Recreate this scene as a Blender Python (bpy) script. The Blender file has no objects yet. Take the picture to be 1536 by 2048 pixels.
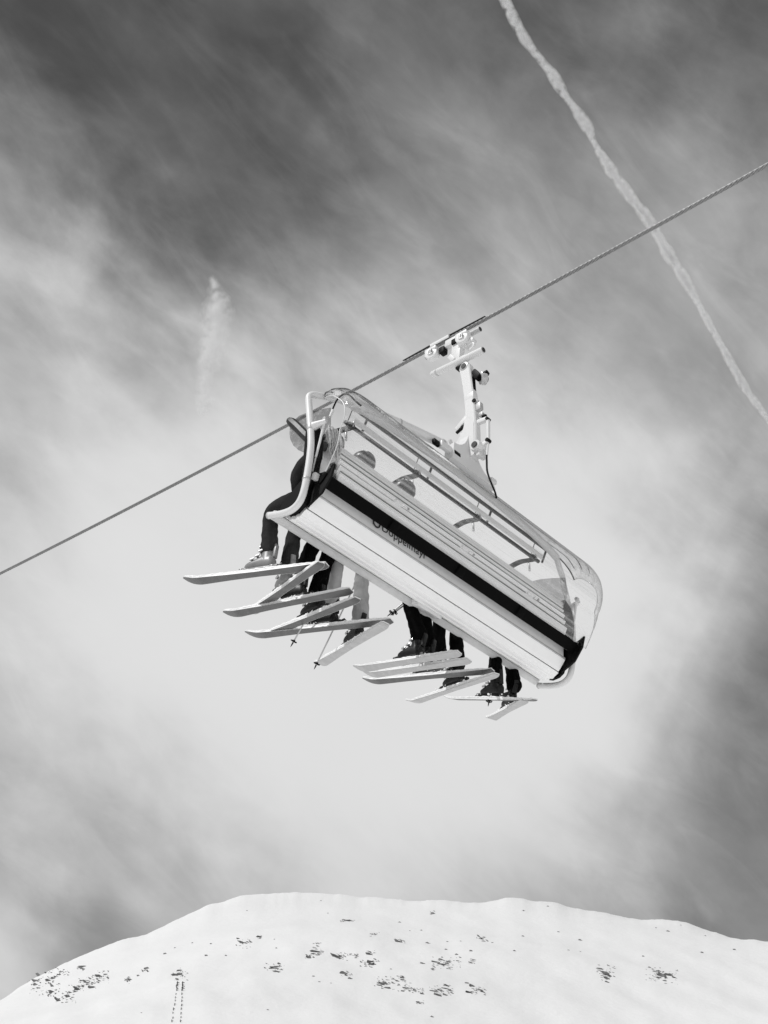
import bpy, bmesh, math, random
import numpy as np
from mathutils import Vector, Matrix, noise as mnoise
R_ = math.radians
rnd = random.Random(7)
sc = bpy.context.scene
COL = sc.collection

# ------------------------------------------------------------------ camera
CAM_H = 1.65
FPX, PITCH = 2600.0, R_(38.0)
cam_d = bpy.data.cameras.new('camera')
cam = bpy.data.objects.new('camera', cam_d)
COL.objects.link(cam)
cam.location = (0, 0, CAM_H)
cam.rotation_euler = (R_(90) + PITCH, 0, 0)
cam_d.sensor_fit = 'VERTICAL'
cam_d.sensor_height = 24.0
cam_d.lens = FPX / 2048.0 * 24.0
cam_d.clip_start = 0.1
cam_d.clip_end = 60000
sc.camera = cam
sc.render.resolution_x, sc.render.resolution_y = 768, 1024

FW = Vector((0, math.cos(PITCH), math.sin(PITCH)))
UPV = Vector((0, -math.sin(PITCH), math.cos(PITCH)))
RT = Vector((1, 0, 0))
CAM = Vector((0, 0, CAM_H))
def ray(px, py):
    return FW + RT * ((px - 768) / FPX) - UPV * ((py - 1024) / FPX)

# ------------------------------------------------------------------ light
SUN_DIR = Vector((-0.50, -0.32, 0.80)).normalized()      # towards the sun: behind the camera, to the left
sun_d = bpy.data.lights.new('sun', 'SUN')
sun_d.energy = 2.7
sun_d.angle = R_(0.55)
sun_d.color = (1.0, 1.0, 1.0)
sun = bpy.data.objects.new('sun', sun_d)
COL.objects.link(sun)
sun.rotation_euler = (-SUN_DIR).to_track_quat('-Z', 'Y').to_euler()
sun.location = (-30, -20, 40)

sc.view_settings.view_transform = 'Standard'
sc.view_settings.look = 'None'
sc.view_settings.gamma = 1.0
sc.view_settings.exposure = 0.04
sc.view_settings.use_curve_mapping = False
sc.cycles.use_denoising = True
sc.cycles.max_bounces = 8
sc.cycles.transparent_max_bounces = 24
sc.cycles.volume_bounces = 2

# ------------------------------------------------------------------ world: sky with thin streaked cloud (by direction)
# broad tone of the cloud veil: where the veil is thick or thin
SKY_LOBES = [
    (90, -60, -0.262), (400, -60, 0.066), (710, -60, -0.106), (1020, -60, -0.245), (1330, -60, -0.056), (1600, -60, -0.149),
    (-60, 210, -0.083), (250, 210, -0.092), (560, 210, 0.046), (870, 210, 0.184), (1180, 210, 0.092), (1490, 210, -0.050),
    (90, 480, 0.211), (400, 480, -0.276), (710, 480, -0.202), (1020, 480, -0.022), (1330, 480, -0.054), (1600, 480, 0.102),
    (-60, 750, -0.041), (250, 750, 0.166), (560, 750, 0.119), (870, 750, 0.132), (1180, 750, -0.073), (1490, 750, 0.038),
    (90, 1020, -0.045), (400, 1020, 0.025), (710, 1020, 0.080), (1020, 1020, 0.029), (1330, 1020, 0.288), (1600, 1020, -0.196),
    (-60, 1290, 0.13), (250, 1290, 0.285), (560, 1290, 0.0), (870, 1290, -0.03), (1180, 1290, 0.193), (1490, 1290, -0.140),
    (90, 1560, -0.27), (400, 1560, 0.215), (710, 1560, 0.094), (1020, 1560, 0.21), (1330, 1560, 0.056), (1600, 1560, -0.020),
    (-60, 1830, 0.23), (250, 1830, -0.19), (560, 1830, 0.040), (870, 1830, 0.017), (1180, 1830, -0.097), (1490, 1830, -0.086),
]
LOBE_S2 = 0.098 ** 2

def build_world():
    w = bpy.data.worlds.new('World')
    sc.world = w
    w.use_nodes = True
    nt = w.node_tree
    nt.nodes.clear()
    N, L = nt.nodes, nt.links
    def math_(op, a, b=None, c=None, clamp=False):
        n = N.new('ShaderNodeMath'); n.operation = op; n.use_clamp = clamp
        for i, v in enumerate((a, b, c)):
            if v is None: continue
            if isinstance(v, (int, float)): n.inputs[i].default_value = v
            else: L.new(v, n.inputs[i])
        return n.outputs[0]
    tc = N.new('ShaderNodeTexCoord')
    nrm = N.new('ShaderNodeVectorMath'); nrm.operation = 'NORMALIZE'
    L.new(tc.outputs['Generated'], nrm.inputs[0])
    d = nrm.outputs[0]
    def dot(v):
        n = N.new('ShaderNodeVectorMath'); n.operation = 'DOT_PRODUCT'
        L.new(d, n.inputs[0]); n.inputs[1].default_value = v
        return n.outputs['Value']
    def streak(img_dir, k_al, k_ac, seed, detail=6.0, rough=0.56, dist=0.5):
        e1 = (RT * img_dir[0] - UPV * img_dir[1]).normalized()
        e2 = (RT * img_dir[1] + UPV * img_dir[0]).normalized()
        cb = N.new('ShaderNodeCombineXYZ')
        L.new(math_('MULTIPLY_ADD', dot(e1), k_al, seed), cb.inputs[0])
        L.new(math_('MULTIPLY', dot(e2), k_ac), cb.inputs[1])
        L.new(math_('MULTIPLY', dot(FW), k_al), cb.inputs[2])
        nz = N.new('ShaderNodeTexNoise')
        nz.inputs['Scale'].default_value = 1.0
        nz.inputs['Detail'].default_value = detail
        nz.inputs['Roughness'].default_value = rough
        nz.inputs['Distortion'].default_value = dist
        L.new(cb.outputs[0], nz.inputs['Vector'])
        return nz.outputs[0]
    def warp(img_dir, k_al, k_ac, seed):
        e1 = (RT * img_dir[0] - UPV * img_dir[1]).normalized()
        e2 = (RT * img_dir[1] + UPV * img_dir[0]).normalized()
        cb = N.new('ShaderNodeCombineXYZ')
        L.new(math_('MULTIPLY_ADD', dot(e1), k_al, seed), cb.inputs[0])
        L.new(math_('MULTIPLY', dot(e2), k_ac), cb.inputs[1])
        L.new(math_('MULTIPLY', dot(FW), k_al), cb.inputs[2])
        nz = N.new('ShaderNodeTexNoise'); nz.inputs['Scale'].default_value = 1.0
        nz.inputs['Detail'].default_value = 6.0; nz.inputs['Roughness'].default_value = 0.54; nz.inputs['Distortion'].default_value = 0.2
        L.new(cb.outputs[0], nz.inputs['Vector'])
        sb = N.new('ShaderNodeVectorMath'); sb.operation = 'SUBTRACT'
        L.new(nz.outputs['Color'], sb.inputs[0]); sb.inputs[1].default_value = (0.5, 0.5, 0.5)
        return sb.outputs[0]
    wv = warp((0.74, 0.67), 6.0, 9.0, 2.4)
    ma = N.new('ShaderNodeVectorMath'); ma.operation = 'MULTIPLY_ADD'
    wa = N.new('ShaderNodeMapRange'); wa.inputs[1].default_value, wa.inputs[2].default_value = -0.25, 0.15
    wa.inputs[3].default_value, wa.inputs[4].default_value = 0.10, 0.26
    L.new(dot(UPV), wa.inputs[0])
    L.new(wv, ma.inputs[0]); L.new(wa.outputs[0], ma.inputs[1]); L.new(d, ma.inputs[2])
    nn = N.new('ShaderNodeVectorMath'); nn.operation = 'NORMALIZE'; L.new(ma.outputs[0], nn.inputs[0])
    dw = nn.outputs[0]
    def dotw(v):
        n = N.new('ShaderNodeVectorMath'); n.operation = 'DOT_PRODUCT'
        L.new(dw, n.inputs[0]); n.inputs[1].default_value = v
        return n.outputs['Value']
    acc = 0.60
    for px, py, wt in SKY_LOBES:
        c = ray(px, py).normalized()
        g = math_('EXPONENT', math_('MULTIPLY_ADD', dotw(c), 1 / LOBE_S2, -1 / LOBE_S2))
        acc = math_('MULTIPLY_ADD', g, wt, acc)
    for px, py, wt, sg in ((10, 1870, 0.13, 0.026), (-20, 1950, 0.06, 0.030), (215, 1880, -0.06, 0.026)):
        c = ray(px, py).normalized()
        g = math_('EXPONENT', math_('MULTIPLY_ADD', dotw(c), 1 / sg ** 2, -1 / sg ** 2))
        acc = math_('MULTIPLY_ADD', g, wt, acc)
    s1 = streak((0.77, 0.63), 3.0, 8.0, 3.1, 5.0, 0.50, 0.5)
    s2 = streak((-0.36, 0.93), 2.6, 8.0, 9.7, 5.0, 0.50, 0.5)
    side = N.new('ShaderNodeMapRange'); side.interpolation_type = 'SMOOTHSTEP'
    L.new(dot(RT), side.inputs[0]); side.inputs[1].default_value = 0.06; side.inputs[2].default_value = 0.22
    mx = N.new('ShaderNodeMix'); mx.data_type = 'FLOAT'
    L.new(side.outputs[0], mx.inputs[0]); L.new(s1, mx.inputs[2]); L.new(s2, mx.inputs[3])
    st = mx.outputs[0]
    fine = streak((0.80, 0.60), 11.0, 17.0, 5.5, 7.0, 0.56, 0.3)
    # streaks show most where the veil is half thick
    half = math_('SUBTRACT', 1.0, math_('POWER', math_('ABSOLUTE', math_('MULTIPLY_ADD', acc, 2.4, -1.3)), 2.0), clamp=True)
    amp = math_('MULTIPLY_ADD', half, 0.22, 0.13)
    v = math_('MULTIPLY_ADD', math_('SUBTRACT', st, 0.5), amp, acc)
    v = math_('MULTIPLY_ADD', math_('SUBTRACT', fine, 0.5), math_('MULTIPLY_ADD', half, 0.20, 0.05), v)
    fib = streak((0.72, 0.69), 9.0, 26.0, 8.3, 6.0, 0.58, 1.1)
    fm = N.new('ShaderNodeMapRange'); fm.inputs[1].default_value, fm.inputs[2].default_value = 0.48, 0.72
    fm.inputs[3].default_value, fm.inputs[4].default_value = 0.0, 0.05
    L.new(fib, fm.inputs[0])
    v = math_('MULTIPLY_ADD', fm.outputs[0], half, v)
    v = math_('SMOOTH_MIN', math_('SMOOTH_MAX', v, 0.27, 0.10), 0.90, 0.15)
    lin = math_('POWER', v, 2.2)
    cover = math_('MULTIPLY_ADD', lin, 1 / 0.80, -0.035, clamp=True)
    sky = N.new('ShaderNodeTexSky'); sky.sky_type = 'NISHITA'
    sky.sun_disc = False
    sky.sun_elevation = math.asin(SUN_DIR.z)
    sky.sun_rotation = math.atan2(SUN_DIR.x, SUN_DIR.y)
    sky.altitude = 2200
    sep = N.new('ShaderNodeSeparateColor')
    L.new(sky.outputs[0], sep.inputs[0])
    red = math_('MINIMUM', math_('MULTIPLY', sep.outputs[0], 0.48), 1.05)        # a red filter darkens the blue sky
    mix = N.new('ShaderNodeMix'); mix.data_type = 'FLOAT'
    L.new(cover, mix.inputs[0]); L.new(red, mix.inputs[2]); mix.inputs[3].default_value = 7.6
    bg = N.new('ShaderNodeBackground'); bg.inputs['Strength'].default_value = 0.1
    L.new(mix.outputs[0], bg.inputs['Color'])
    out = N.new('ShaderNodeOutputWorld')
    L.new(bg.outputs[0], out.inputs['Surface'])
    w.cycles.sampling_method = 'MANUAL'
    w.cycles.sample_map_resolution = 256
build_world()

# ------------------------------------------------------------------ materials (the photograph is black and white)
def mat(name, v, rough=0.5, metal=0.0, spec=0.5, var=0.0, scale=8.0, bump=0.0, bscale=60.0, lo=None, coat=0.0):
    m = bpy.data.materials.new(name)
    m.use_nodes = True
    nt = m.node_tree
    b = nt.nodes['Principled BSDF']
    b.inputs['Base Color'].default_value = (v, v, v, 1)
    b.inputs['Roughness'].default_value = rough
    b.inputs['Metallic'].default_value = metal
    b.inputs['Specular IOR Level'].default_value = spec
    b.inputs['Coat Weight'].default_value = coat
    tc = nt.nodes.new('ShaderNodeTexCoord')
    if var:
        nz = nt.nodes.new('ShaderNodeTexNoise')
        nz.inputs['Scale'].default_value = scale
        nz.inputs['Detail'].default_value = 6
        nz.inputs['Roughness'].default_value = 0.62
        nt.links.new(tc.outputs['Object'], nz.inputs['Vector'])
        mr = nt.nodes.new('ShaderNodeMapRange')
        mr.inputs[1].default_value, mr.inputs[2].default_value = 0.3, 0.7
        mr.inputs[3].default_value = max(0.0, v - var) if lo is None else lo
        mr.inputs[4].default_value = min(0.95, v + var * 0.6)
        nt.links.new(nz.outputs[0], mr.inputs[0])
        nt.links.new(mr.outputs[0], b.inputs['Base Color'])
        r2 = nt.nodes.new('ShaderNodeMapRange')
        r2.inputs[3].default_value, r2.inputs[4].default_value = min(1, rough + 0.12), max(0.03, rough - 0.08)
        nt.links.new(nz.outputs[0], r2.inputs[0])
        nt.links.new(r2.outputs[0], b.inputs['Roughness'])
    if bump:
        n2 = nt.nodes.new('ShaderNodeTexNoise')
        n2.inputs['Scale'].default_value = bscale
        n2.inputs['Detail'].default_value = 4
        nt.links.new(tc.outputs['Object'], n2.inputs['Vector'])
        bp = nt.nodes.new('ShaderNodeBump')
        bp.inputs['Strength'].default_value = bump
        bp.inputs['Distance'].default_value = 0.02
        nt.links.new(n2.outputs[0], bp.inputs['Height'])
        nt.links.new(bp.outputs[0], b.inputs['Normal'])
    return m

def glass_mat(name, tint, haze, ior=1.30, rough=0.03):
    m = bpy.data.materials.new(name)
    m.use_nodes = True
    nt = m.node_tree
    nt.nodes.clear()
    N, L = nt.nodes, nt.links
    tr = N.new('ShaderNodeBsdfTransparent'); tr.inputs[0].default_value = (tint, tint, tint, 1)
    gl = N.new('ShaderNodeBsdfGlossy'); gl.inputs['Roughness'].default_value = rough
    gl.inputs['Color'].default_value = (0.9, 0.9, 0.9, 1)
    df = N.new('ShaderNodeBsdfDiffuse'); df.inputs[0].default_value = (0.8, 0.8, 0.8, 1)
    fr = N.new('ShaderNodeFresnel')
    geo = N.new('ShaderNodeNewGeometry')            # a thin sheet reflects alike from both of its faces
    io = N.new('ShaderNodeMapRange'); io.inputs[3].default_value = ior; io.inputs[4].default_value = 1 / ior
    L.new(geo.outputs['Backfacing'], io.inputs[0]); L.new(io.outputs[0], fr.inputs[0])
    # long shallow draw marks in the plastic bend the reflections
    tc = N.new('ShaderNodeTexCoord')
    mp = N.new('ShaderNodeMapping'); mp.inputs['Scale'].default_value = (0.16, 10, 10)
    nz = N.new('ShaderNodeTexNoise'); nz.inputs['Scale'].default_value = 2.0; nz.inputs['Detail'].default_value = 3
    L.new(tc.outputs['Object'], mp.inputs[0]); L.new(mp.outputs[0], nz.inputs['Vector'])
    bp = N.new('ShaderNodeBump'); bp.inputs['Strength'].default_value = 0.10; bp.inputs['Distance'].default_value = 0.02
    L.new(nz.outputs[0], bp.inputs['Height'])
    L.new(bp.outputs[0], gl.inputs['Normal']); L.new(bp.outputs[0], fr.inputs['Normal'])
    hz = N.new('ShaderNodeMapRange'); hz.inputs[1].default_value, hz.inputs[2].default_value = 0.47, 0.66
    hz.inputs[3].default_value, hz.inputs[4].default_value = haze * 0.3, haze * 6.5  # streaky white diffuse stands in for reflections on the sheet
    L.new(nz.outputs[0], hz.inputs[0])
    m1 = N.new('ShaderNodeMixShader'); L.new(hz.outputs[0], m1.inputs[0]); L.new(tr.outputs[0], m1.inputs[1]); L.new(df.outputs[0], m1.inputs[2])
    m2 = N.new('ShaderNodeMixShader'); L.new(fr.outputs[0], m2.inputs[0]); L.new(m1.outputs[0], m2.inputs[1]); L.new(gl.outputs[0], m2.inputs[2])
    out = N.new('ShaderNodeOutputMaterial'); L.new(m2.outputs[0], out.inputs[0])
    return m

M = dict(
    white=mat('white_paint', 0.70, 0.38, var=0.02, scale=4),
    panel=mat('white_panel', 0.90, 0.40, var=0.03, scale=2.2),
    backp=mat('grey_back_panel', 0.80, 0.4, var=0.03, scale=3),
    gap=mat('grey_gap', 0.16, 0.6, var=0.04, scale=6),
    rail=mat('grey_rail', 0.66, 0.45, var=0.05, scale=14),
    galv=mat('galvanised', 0.50, 0.42, metal=0.25, var=0.10, scale=18),
    steel=mat('steel', 0.55, 0.3, metal=0.9, var=0.1, scale=25),
    rope=mat('rope_wire', 0.24, 0.5, metal=0.3, var=0.06, scale=30),
    black=mat('black_plastic', 0.004, 0.5, var=0.002, scale=12, spec=0.12),
    rubber=mat('black_rubber', 0.003, 0.7, spec=0.05),
    dark=mat('dark_metal', 0.018, 0.45, var=0.015, scale=20),
    cushion=mat('cushion', 0.03, 0.8, bump=0.3, bscale=140),
    print_=mat('print', 0.03, 0.6),
    snow=mat('snow_crust', 0.90, 0.8, spec=0.2, bump=0.6, bscale=70),
    base=mat('ski_base', 0.085, 0.35, var=0.02, scale=9),
    base_dark=mat('ski_base_dark', 0.07, 0.35, var=0.02, scale=9),
    base_light=mat('ski_base_light', 0.42, 0.35, var=0.06, scale=9),
    topsheet=mat('ski_topsheet', 0.80, 0.4, var=0.05, scale=10),
    boot=mat('boot_shell', 0.010, 0.4, spec=0.25, var=0.006, scale=14),
    boot_light=mat('boot_shell_light', 0.22, 0.35, var=0.05, scale=14),
    buckle=mat('buckle', 0.6, 0.3, metal=0.8),
    pole=mat('pole_shaft', 0.50, 0.35, metal=0.5),
    skin=mat('skin', 0.42, 0.55),
    hair=mat('hair', 0.52, 0.6, var=0.20, scale=50),
    helmet=mat('helmet_shell', 0.012, 0.3, var=0.006, scale=16),
    lens=mat('goggle_lens', 0.02, 0.08, spec=0.8),
    glass=glass_mat('bubble_plastic', 0.98, 0.035, 1.46),
    cheek=glass_mat('bubble_cheek_plastic', 0.66, 0.03, rough=0.1),
)
def cloth(name, v, var):
    return mat(name, v, 0.9, spec=0.04, var=var, scale=7, bump=0.5, bscale=22)
CLOTH = {k: cloth('cloth_' + k, *a) for k, a in dict(
    slate=(0.032, 0.010), black=(0.003, 0.001), coal=(0.004, 0.002), pale=(0.33, 0.07), ink=(0.003, 0.001), grey=(0.05, 0.02)).items()}

# ------------------------------------------------------------------ helpers
def new_obj(name, bm, m=None, parent=None, smooth=True, recalc=True):
    if recalc: bmesh.ops.recalc_face_normals(bm, faces=bm.faces)
    me = bpy.data.meshes.new(name)
    bm.to_mesh(me); bm.free()
    return link_mesh(name, me, m, parent, smooth)
def link_mesh(name, me, m=None, parent=None, smooth=True, angle=40):
    o = bpy.data.objects.new(name, me)
    COL.objects.link(o)
    if m: 
        me.materials.clear(); me.materials.append(m)
    if parent: o.parent = parent
    if smooth:
        me.polygons.foreach_set('use_smooth', [True] * len(me.polygons))
        try: me.set_sharp_from_angle(angle=R_(angle))
        except Exception: pass
    return o
def tag(o, label=None, cat=None, group=None, kind=None):
    if label: o['label'] = label
    if cat: o['category'] = cat
    if group: o['group'] = group
    if kind: o['kind'] = kind
    return o
def empty(name, mw):
    o = bpy.data.objects.new(name, None)
    o.empty_display_size = 0.1
    COL.objects.link(o)
    o.matrix_world = mw
    return o
def box(bm, c, s, rot=None, bev=0.0):
    g = bmesh.ops.create_cube(bm, size=1.0)
    vs = g['verts']
    mtx = Matrix.Translation(Vector(c)) @ (rot.to_4x4() if rot else Matrix.Identity(4)) @ Matrix.Diagonal((*s, 1))
    bmesh.ops.transform(bm, matrix=mtx, verts=vs)
    if bev:
        es = list({e for v in vs for e in v.link_edges})
        bmesh.ops.bevel(bm, geom=es, offset=bev, segments=2, affect='EDGES', profile=0.6)
    return vs
def frames(pts):
    ts = []
    n = len(pts)
    for i in range(n):
        a = pts[max(0, i - 1)]; b = pts[min(n - 1, i + 1)]
        ts.append((b - a).normalized())
    ref = Vector((0, 0, 1)) if abs(ts[0].z) < 0.9 else Vector((1, 0, 0))
    u = ts[0].cross(ref).normalized()
    out = []
    for i in range(n):
        if i: u = (u - ts[i] * u.dot(ts[i])).normalized()
        out.append((ts[i], u, ts[i].cross(u)))
    return out
def tube(bm, pts, r, seg=12, caps=True, sec=None):
    pts = [Vector(p) for p in pts]
    rs = r if isinstance(r, (list, tuple)) else [r] * len(pts)
    rings = []
    for p, rr, (t, u, v) in zip(pts, rs, frames(pts)):
        ring = []
        for k in range(seg):
            a = 2 * math.pi * k / seg
            ring.append(bm.verts.new(p + u * (math.cos(a) * rr) + v * (math.sin(a) * rr)))
        rings.append(ring)
    for a, b in zip(rings, rings[1:]):
        for k in range(seg):
            bm.faces.new((a[k], a[(k + 1) % seg], b[(k + 1) % seg], b[k]))
    if caps:
        bm.faces.new(rings[0][::-1]); bm.faces.new(rings[-1])
    return rings
def spline(pts, n=8):
    P = [Vector(p) for p in pts]
    out = []
    for i in range(len(P) - 1):
        p0 = P[i - 1] if i else P[0] * 2 - P[1]
        p1, p2 = P[i], P[i + 1]
        p3 = P[i + 2] if i + 2 < len(P) else P[-1] * 2 - P[-2]
        for k in range(n):
            t = k / n
            out.append(0.5 * ((2 * p1) + (p2 - p0) * t + (2 * p0 - 5 * p1 + 4 * p2 - p3) * t * t + (3 * p1 - p0 - 3 * p2 + p3) * t ** 3))
    out.append(P[-1])
    return out
def prism_x(bm, poly, x0, x1):
    """closed (y, z) outline pulled along x"""
    a = [bm.verts.new((x0, y, z)) for y, z in poly]
    b = [bm.verts.new((x1, y, z)) for y, z in poly]
    n = len(poly)
    for k in range(n):
        bm.faces.new((a[k], a[(k + 1) % n], b[(k + 1) % n], b[k]))
    bm.faces.new(a[::-1]); bm.faces.new(b)
def sheet_outline(line, t):
    """thick (y, z) sheet from an open line; thickness goes to the left of the line"""
    P = [Vector((p[0], p[1])) for p in line]
    inn = []
    for i, p in enumerate(P):
        a = P[max(0, i - 1)]; b = P[min(len(P) - 1, i + 1)]
        d = (b - a).normalized()
        inn.append(p + Vector((-d.y, d.x)) * t)
    return [tuple(p) for p in P] + [tuple(p) for p in reversed(inn)]
def prism_y(bm, poly, y0, y1):
    a = [bm.verts.new((x, y0, z)) for x, z in poly]
    b = [bm.verts.new((x, y1, z)) for x, z in poly]
    n = len(poly)
    for k in range(n):
        bm.faces.new((a[k], a[(k + 1) % n], b[(k + 1) % n], b[k]))
    bm.faces.new(a[::-1]); bm.faces.new(b)
def lathe(bm, prof, c=(0, 0, 0), axis=(0, 0, 1), seg=20):
    """prof: (radius, height) pairs"""
    q = Vector((0, 0, 1)).rotation_difference(Vector(axis).normalized())
    c = Vector(c)
    rings = []
    for r, h in prof:
        rings.append([bm.verts.new(c + q @ Vector((math.cos(2 * math.pi * k / seg) * r, math.sin(2 * math.pi * k / seg) * r, h))) for k in range(seg)])
    for a, b in zip(rings, rings[1:]):
        for k in range(seg):
            bm.faces.new((a[k], a[(k + 1) % seg], b[(k + 1) % seg], b[k]))
    bm.faces.new(rings[0][::-1]); bm.faces.new(rings[-1])
def part(name, m, parent, fn, smooth=True, stuff=False):
    """one mesh object per separate piece; the first piece is returned"""
    bm = bmesh.new(); fn(bm)
    if stuff:
        return tag(new_obj(name, bm, m, parent, smooth), kind='stuff')
    bm.verts.index_update()
    seen, isl = {}, []
    for v in bm.verts:
        if v in seen: continue
        st, cur = [v], []
        seen[v] = 1
        while st:
            a = st.pop(); cur.append(a)
            for e in a.link_edges:
                b = e.other_vert(a)
                if b not in seen: seen[b] = 1; st.append(b)
        isl.append(cur)
    if len(isl) == 1:
        return new_obj(name, bm, m, parent, smooth)
    first = None
    for cur in isl:
        b2 = bmesh.new(); mp = {v: b2.verts.new(v.co) for v in cur}
        for f in {f for v in cur for f in v.link_faces}: b2.faces.new([mp[v] for v in f.verts])
        o = new_obj(name, b2, m, parent, smooth)
        first = first or o
    bm.free()
    return first
def bbox_part(name, m, parent, c, s, rot=None, bev=0.006):
    return part(name, m, parent, lambda bm: box(bm, c, s, rot, bev))
def tube_part(name, m, parent, pts, r, seg=12):
    return part(name, m, parent, lambda bm: tube(bm, pts, r, seg))

# ------------------------------------------------------------------ the chair's own frame
YAW = R_(42.107)
FWD = Vector((-math.cos(YAW), math.sin(YAW), 0))
LAT = Vector((math.sin(YAW), math.cos(YAW), 0))
MID = Vector((0.359, 11.025, 7.361 + CAM_H))
CH = Matrix.Translation(MID) @ Matrix.Rotation(R_(90) - YAW, 4, 'Z')
CHI = CH.inverted()
def on(px, py, x):
    """chair coordinates (x, forward, up) of a pixel on the chair's lengthwise plane x"""
    d = ray(px, py)
    o = CHI @ CAM
    dd = CHI.to_3x3() @ d
    t = (x - o.x) / dd.x
    return o + dd * t

# ================================================================== SETTING: snow ground and mountain
snow_m = bpy.data.materials.new('snow_field'); snow_m.use_nodes = True
slope_m = bpy.data.materials.new('old_slope_snow'); slope_m.use_nodes = True
def build_snow(m, lo=0.86, hi=0.94, bump=0.12):
    nt = m.node_tree; N, L = nt.nodes, nt.links
    b = N['Principled BSDF']
    b.inputs['Roughness'].default_value = 0.85
    b.inputs['Specular IOR Level'].default_value = 0.15
    tc = N.new('ShaderNodeTexCoord')
    mp = N.new('ShaderNodeMapping'); mp.inputs['Rotation'].default_value = (0, 0, 0.5); mp.inputs['Scale'].default_value = (0.006, 0.03, 0.02)
    L.new(tc.outputs['Object'], mp.inputs[0])
    nz = N.new('ShaderNodeTexNoise'); nz.inputs['Detail'].default_value = 6; nz.inputs['Scale'].default_value = 1.0
    L.new(mp.outputs[0], nz.inputs['Vector'])
    mr = N.new('ShaderNodeMapRange'); mr.inputs[3].default_value, mr.inputs[4].default_value = lo, hi
    L.new(nz.outputs[0], mr.inputs[0]); L.new(mr.outputs[0], b.inputs['Base Color'])
    n2 = N.new('ShaderNodeTexNoise'); n2.inputs['Scale'].default_value = 0.35; n2.inputs['Detail'].default_value = 5
    L.new(tc.outputs['Object'], n2.inputs['Vector'])
    bp = N.new('ShaderNodeBump'); bp.inputs['Strength'].default_value = bump; bp.inputs['Distance'].default_value = 0.6
    L.new(n2.outputs[0], bp.inputs['Height']); L.new(bp.outputs[0], b.inputs['Normal'])
build_snow(snow_m)
build_snow(slope_m, 0.68, 0.77, 0.40)

def ground():
    bm = bmesh.new()
    nr, na = 46, 96
    rs = [0.0] + [1.5 * (9000 / 1.5) ** (i / (nr - 1)) for i in range(nr)]
    prev = None
    for r in rs:
        if r == 0.0:
            ring = [bm.verts.new((0, 0, 0))]
        else:
            ring = []
            for k in range(na):
                a = 2 * math.pi * k / na
                x, y = r * math.cos(a), r * math.sin(a)
                h = mnoise.noise((x * 0.02, y * 0.02, 1.3)) * min(1.2, r * 0.01)
                ring.append(bm.verts.new((x, y, h)))
        if prev:
            for k in range(na):
                if len(prev) == 1: bm.faces.new((prev[0], ring[k], ring[(k + 1) % na]))
                else: bm.faces.new((prev[k], ring[k], ring[(k + 1) % na], prev[(k + 1) % na]))
        prev = ring
    o = new_obj('snow_ground', bm, snow_m)
    tag(o, kind='structure', label='wide snow field below the lift, spread to the horizon')
ground()

RIDGE_PX = [(0, 2003), (50, 1966), (100, 1941), (140, 1921), (200, 1896), (250, 1876), (285, 1873), (330, 1850), (400, 1818), (420, 1807), (440, 1806),
            (480, 1791), (520, 1788), (590, 1784), (640, 1787), (690, 1789), (712, 1795), (750, 1794), (790, 1799), (830, 1803), (885, 1799), (905, 1803),
            (970, 1806), (1000, 1798), (1030, 1794), (1070, 1803), (1090, 1802), (1115, 1805), (1140, 1815), (1200, 1824), (1235, 1831), (1280, 1840),
            (1330, 1838), (1352, 1841), (1370, 1843), (1395, 1855), (1430, 1864), (1460, 1877), (1520, 1880), (1536, 1884)]
RA, RE = [], []
for px, py in RIDGE_PX:
    d = ray(px, py)
    RA.append(math.atan2(d.x, d.y)); RE.append(math.atan2(d.z, math.hypot(d.x, d.y)))
RA = [R_(-100), R_(-75), R_(-45), R_(-32), R_(-24)] + RA + [R_(21), R_(27), R_(35), R_(50), R_(75), R_(100)]
RE = [R_(-0.5), R_(2.5), R_(7.0), R_(10.5), R_(13.8)] + RE + [RE[-1] - R_(0.7), R_(18.0), R_(16.2), R_(11.0), R_(3.5), R_(-0.5)]
R0 = 130.0
_ra = np.radians(np.arange(-101, 101.01, 0.05))
_re = np.interp(_ra, RA, RE)
_kk = np.exp(-0.5 * (np.arange(-12, 13) / 4.0) ** 2); _kk /= _kk.sum()
_re = np.convolve(np.pad(_re, 12, 'edge'), _kk, 'valid') + np.array([R_(0.035) * mnoise.noise((a * 130, 2.2, 0)) + R_(0.02) * mnoise.noise((a * 330, 8.2, 0)) for a in _ra])
def ridge_e(th): return float(np.interp(th, _ra, _re))
def ridge_s(th):
    k = [(-4, 1), (-3, 2), (-2, 3), (-1, 4), (0, 4), (1, 4), (2, 3), (3, 2), (4, 1)]
    return sum(w * ridge_e(th + R_(i * 1.9)) for i, w in k) / sum(w for _, w in k)
def ridge_r(th): return 690.0 + 60 * math.sin(th * 3 + 0.6)
_ta = np.radians(np.arange(-101, 101.1, 0.4)); _te = np.array([ridge_s(t) for t in _ta])
def SM(th): return float(np.interp(th, _ta, _te))
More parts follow.
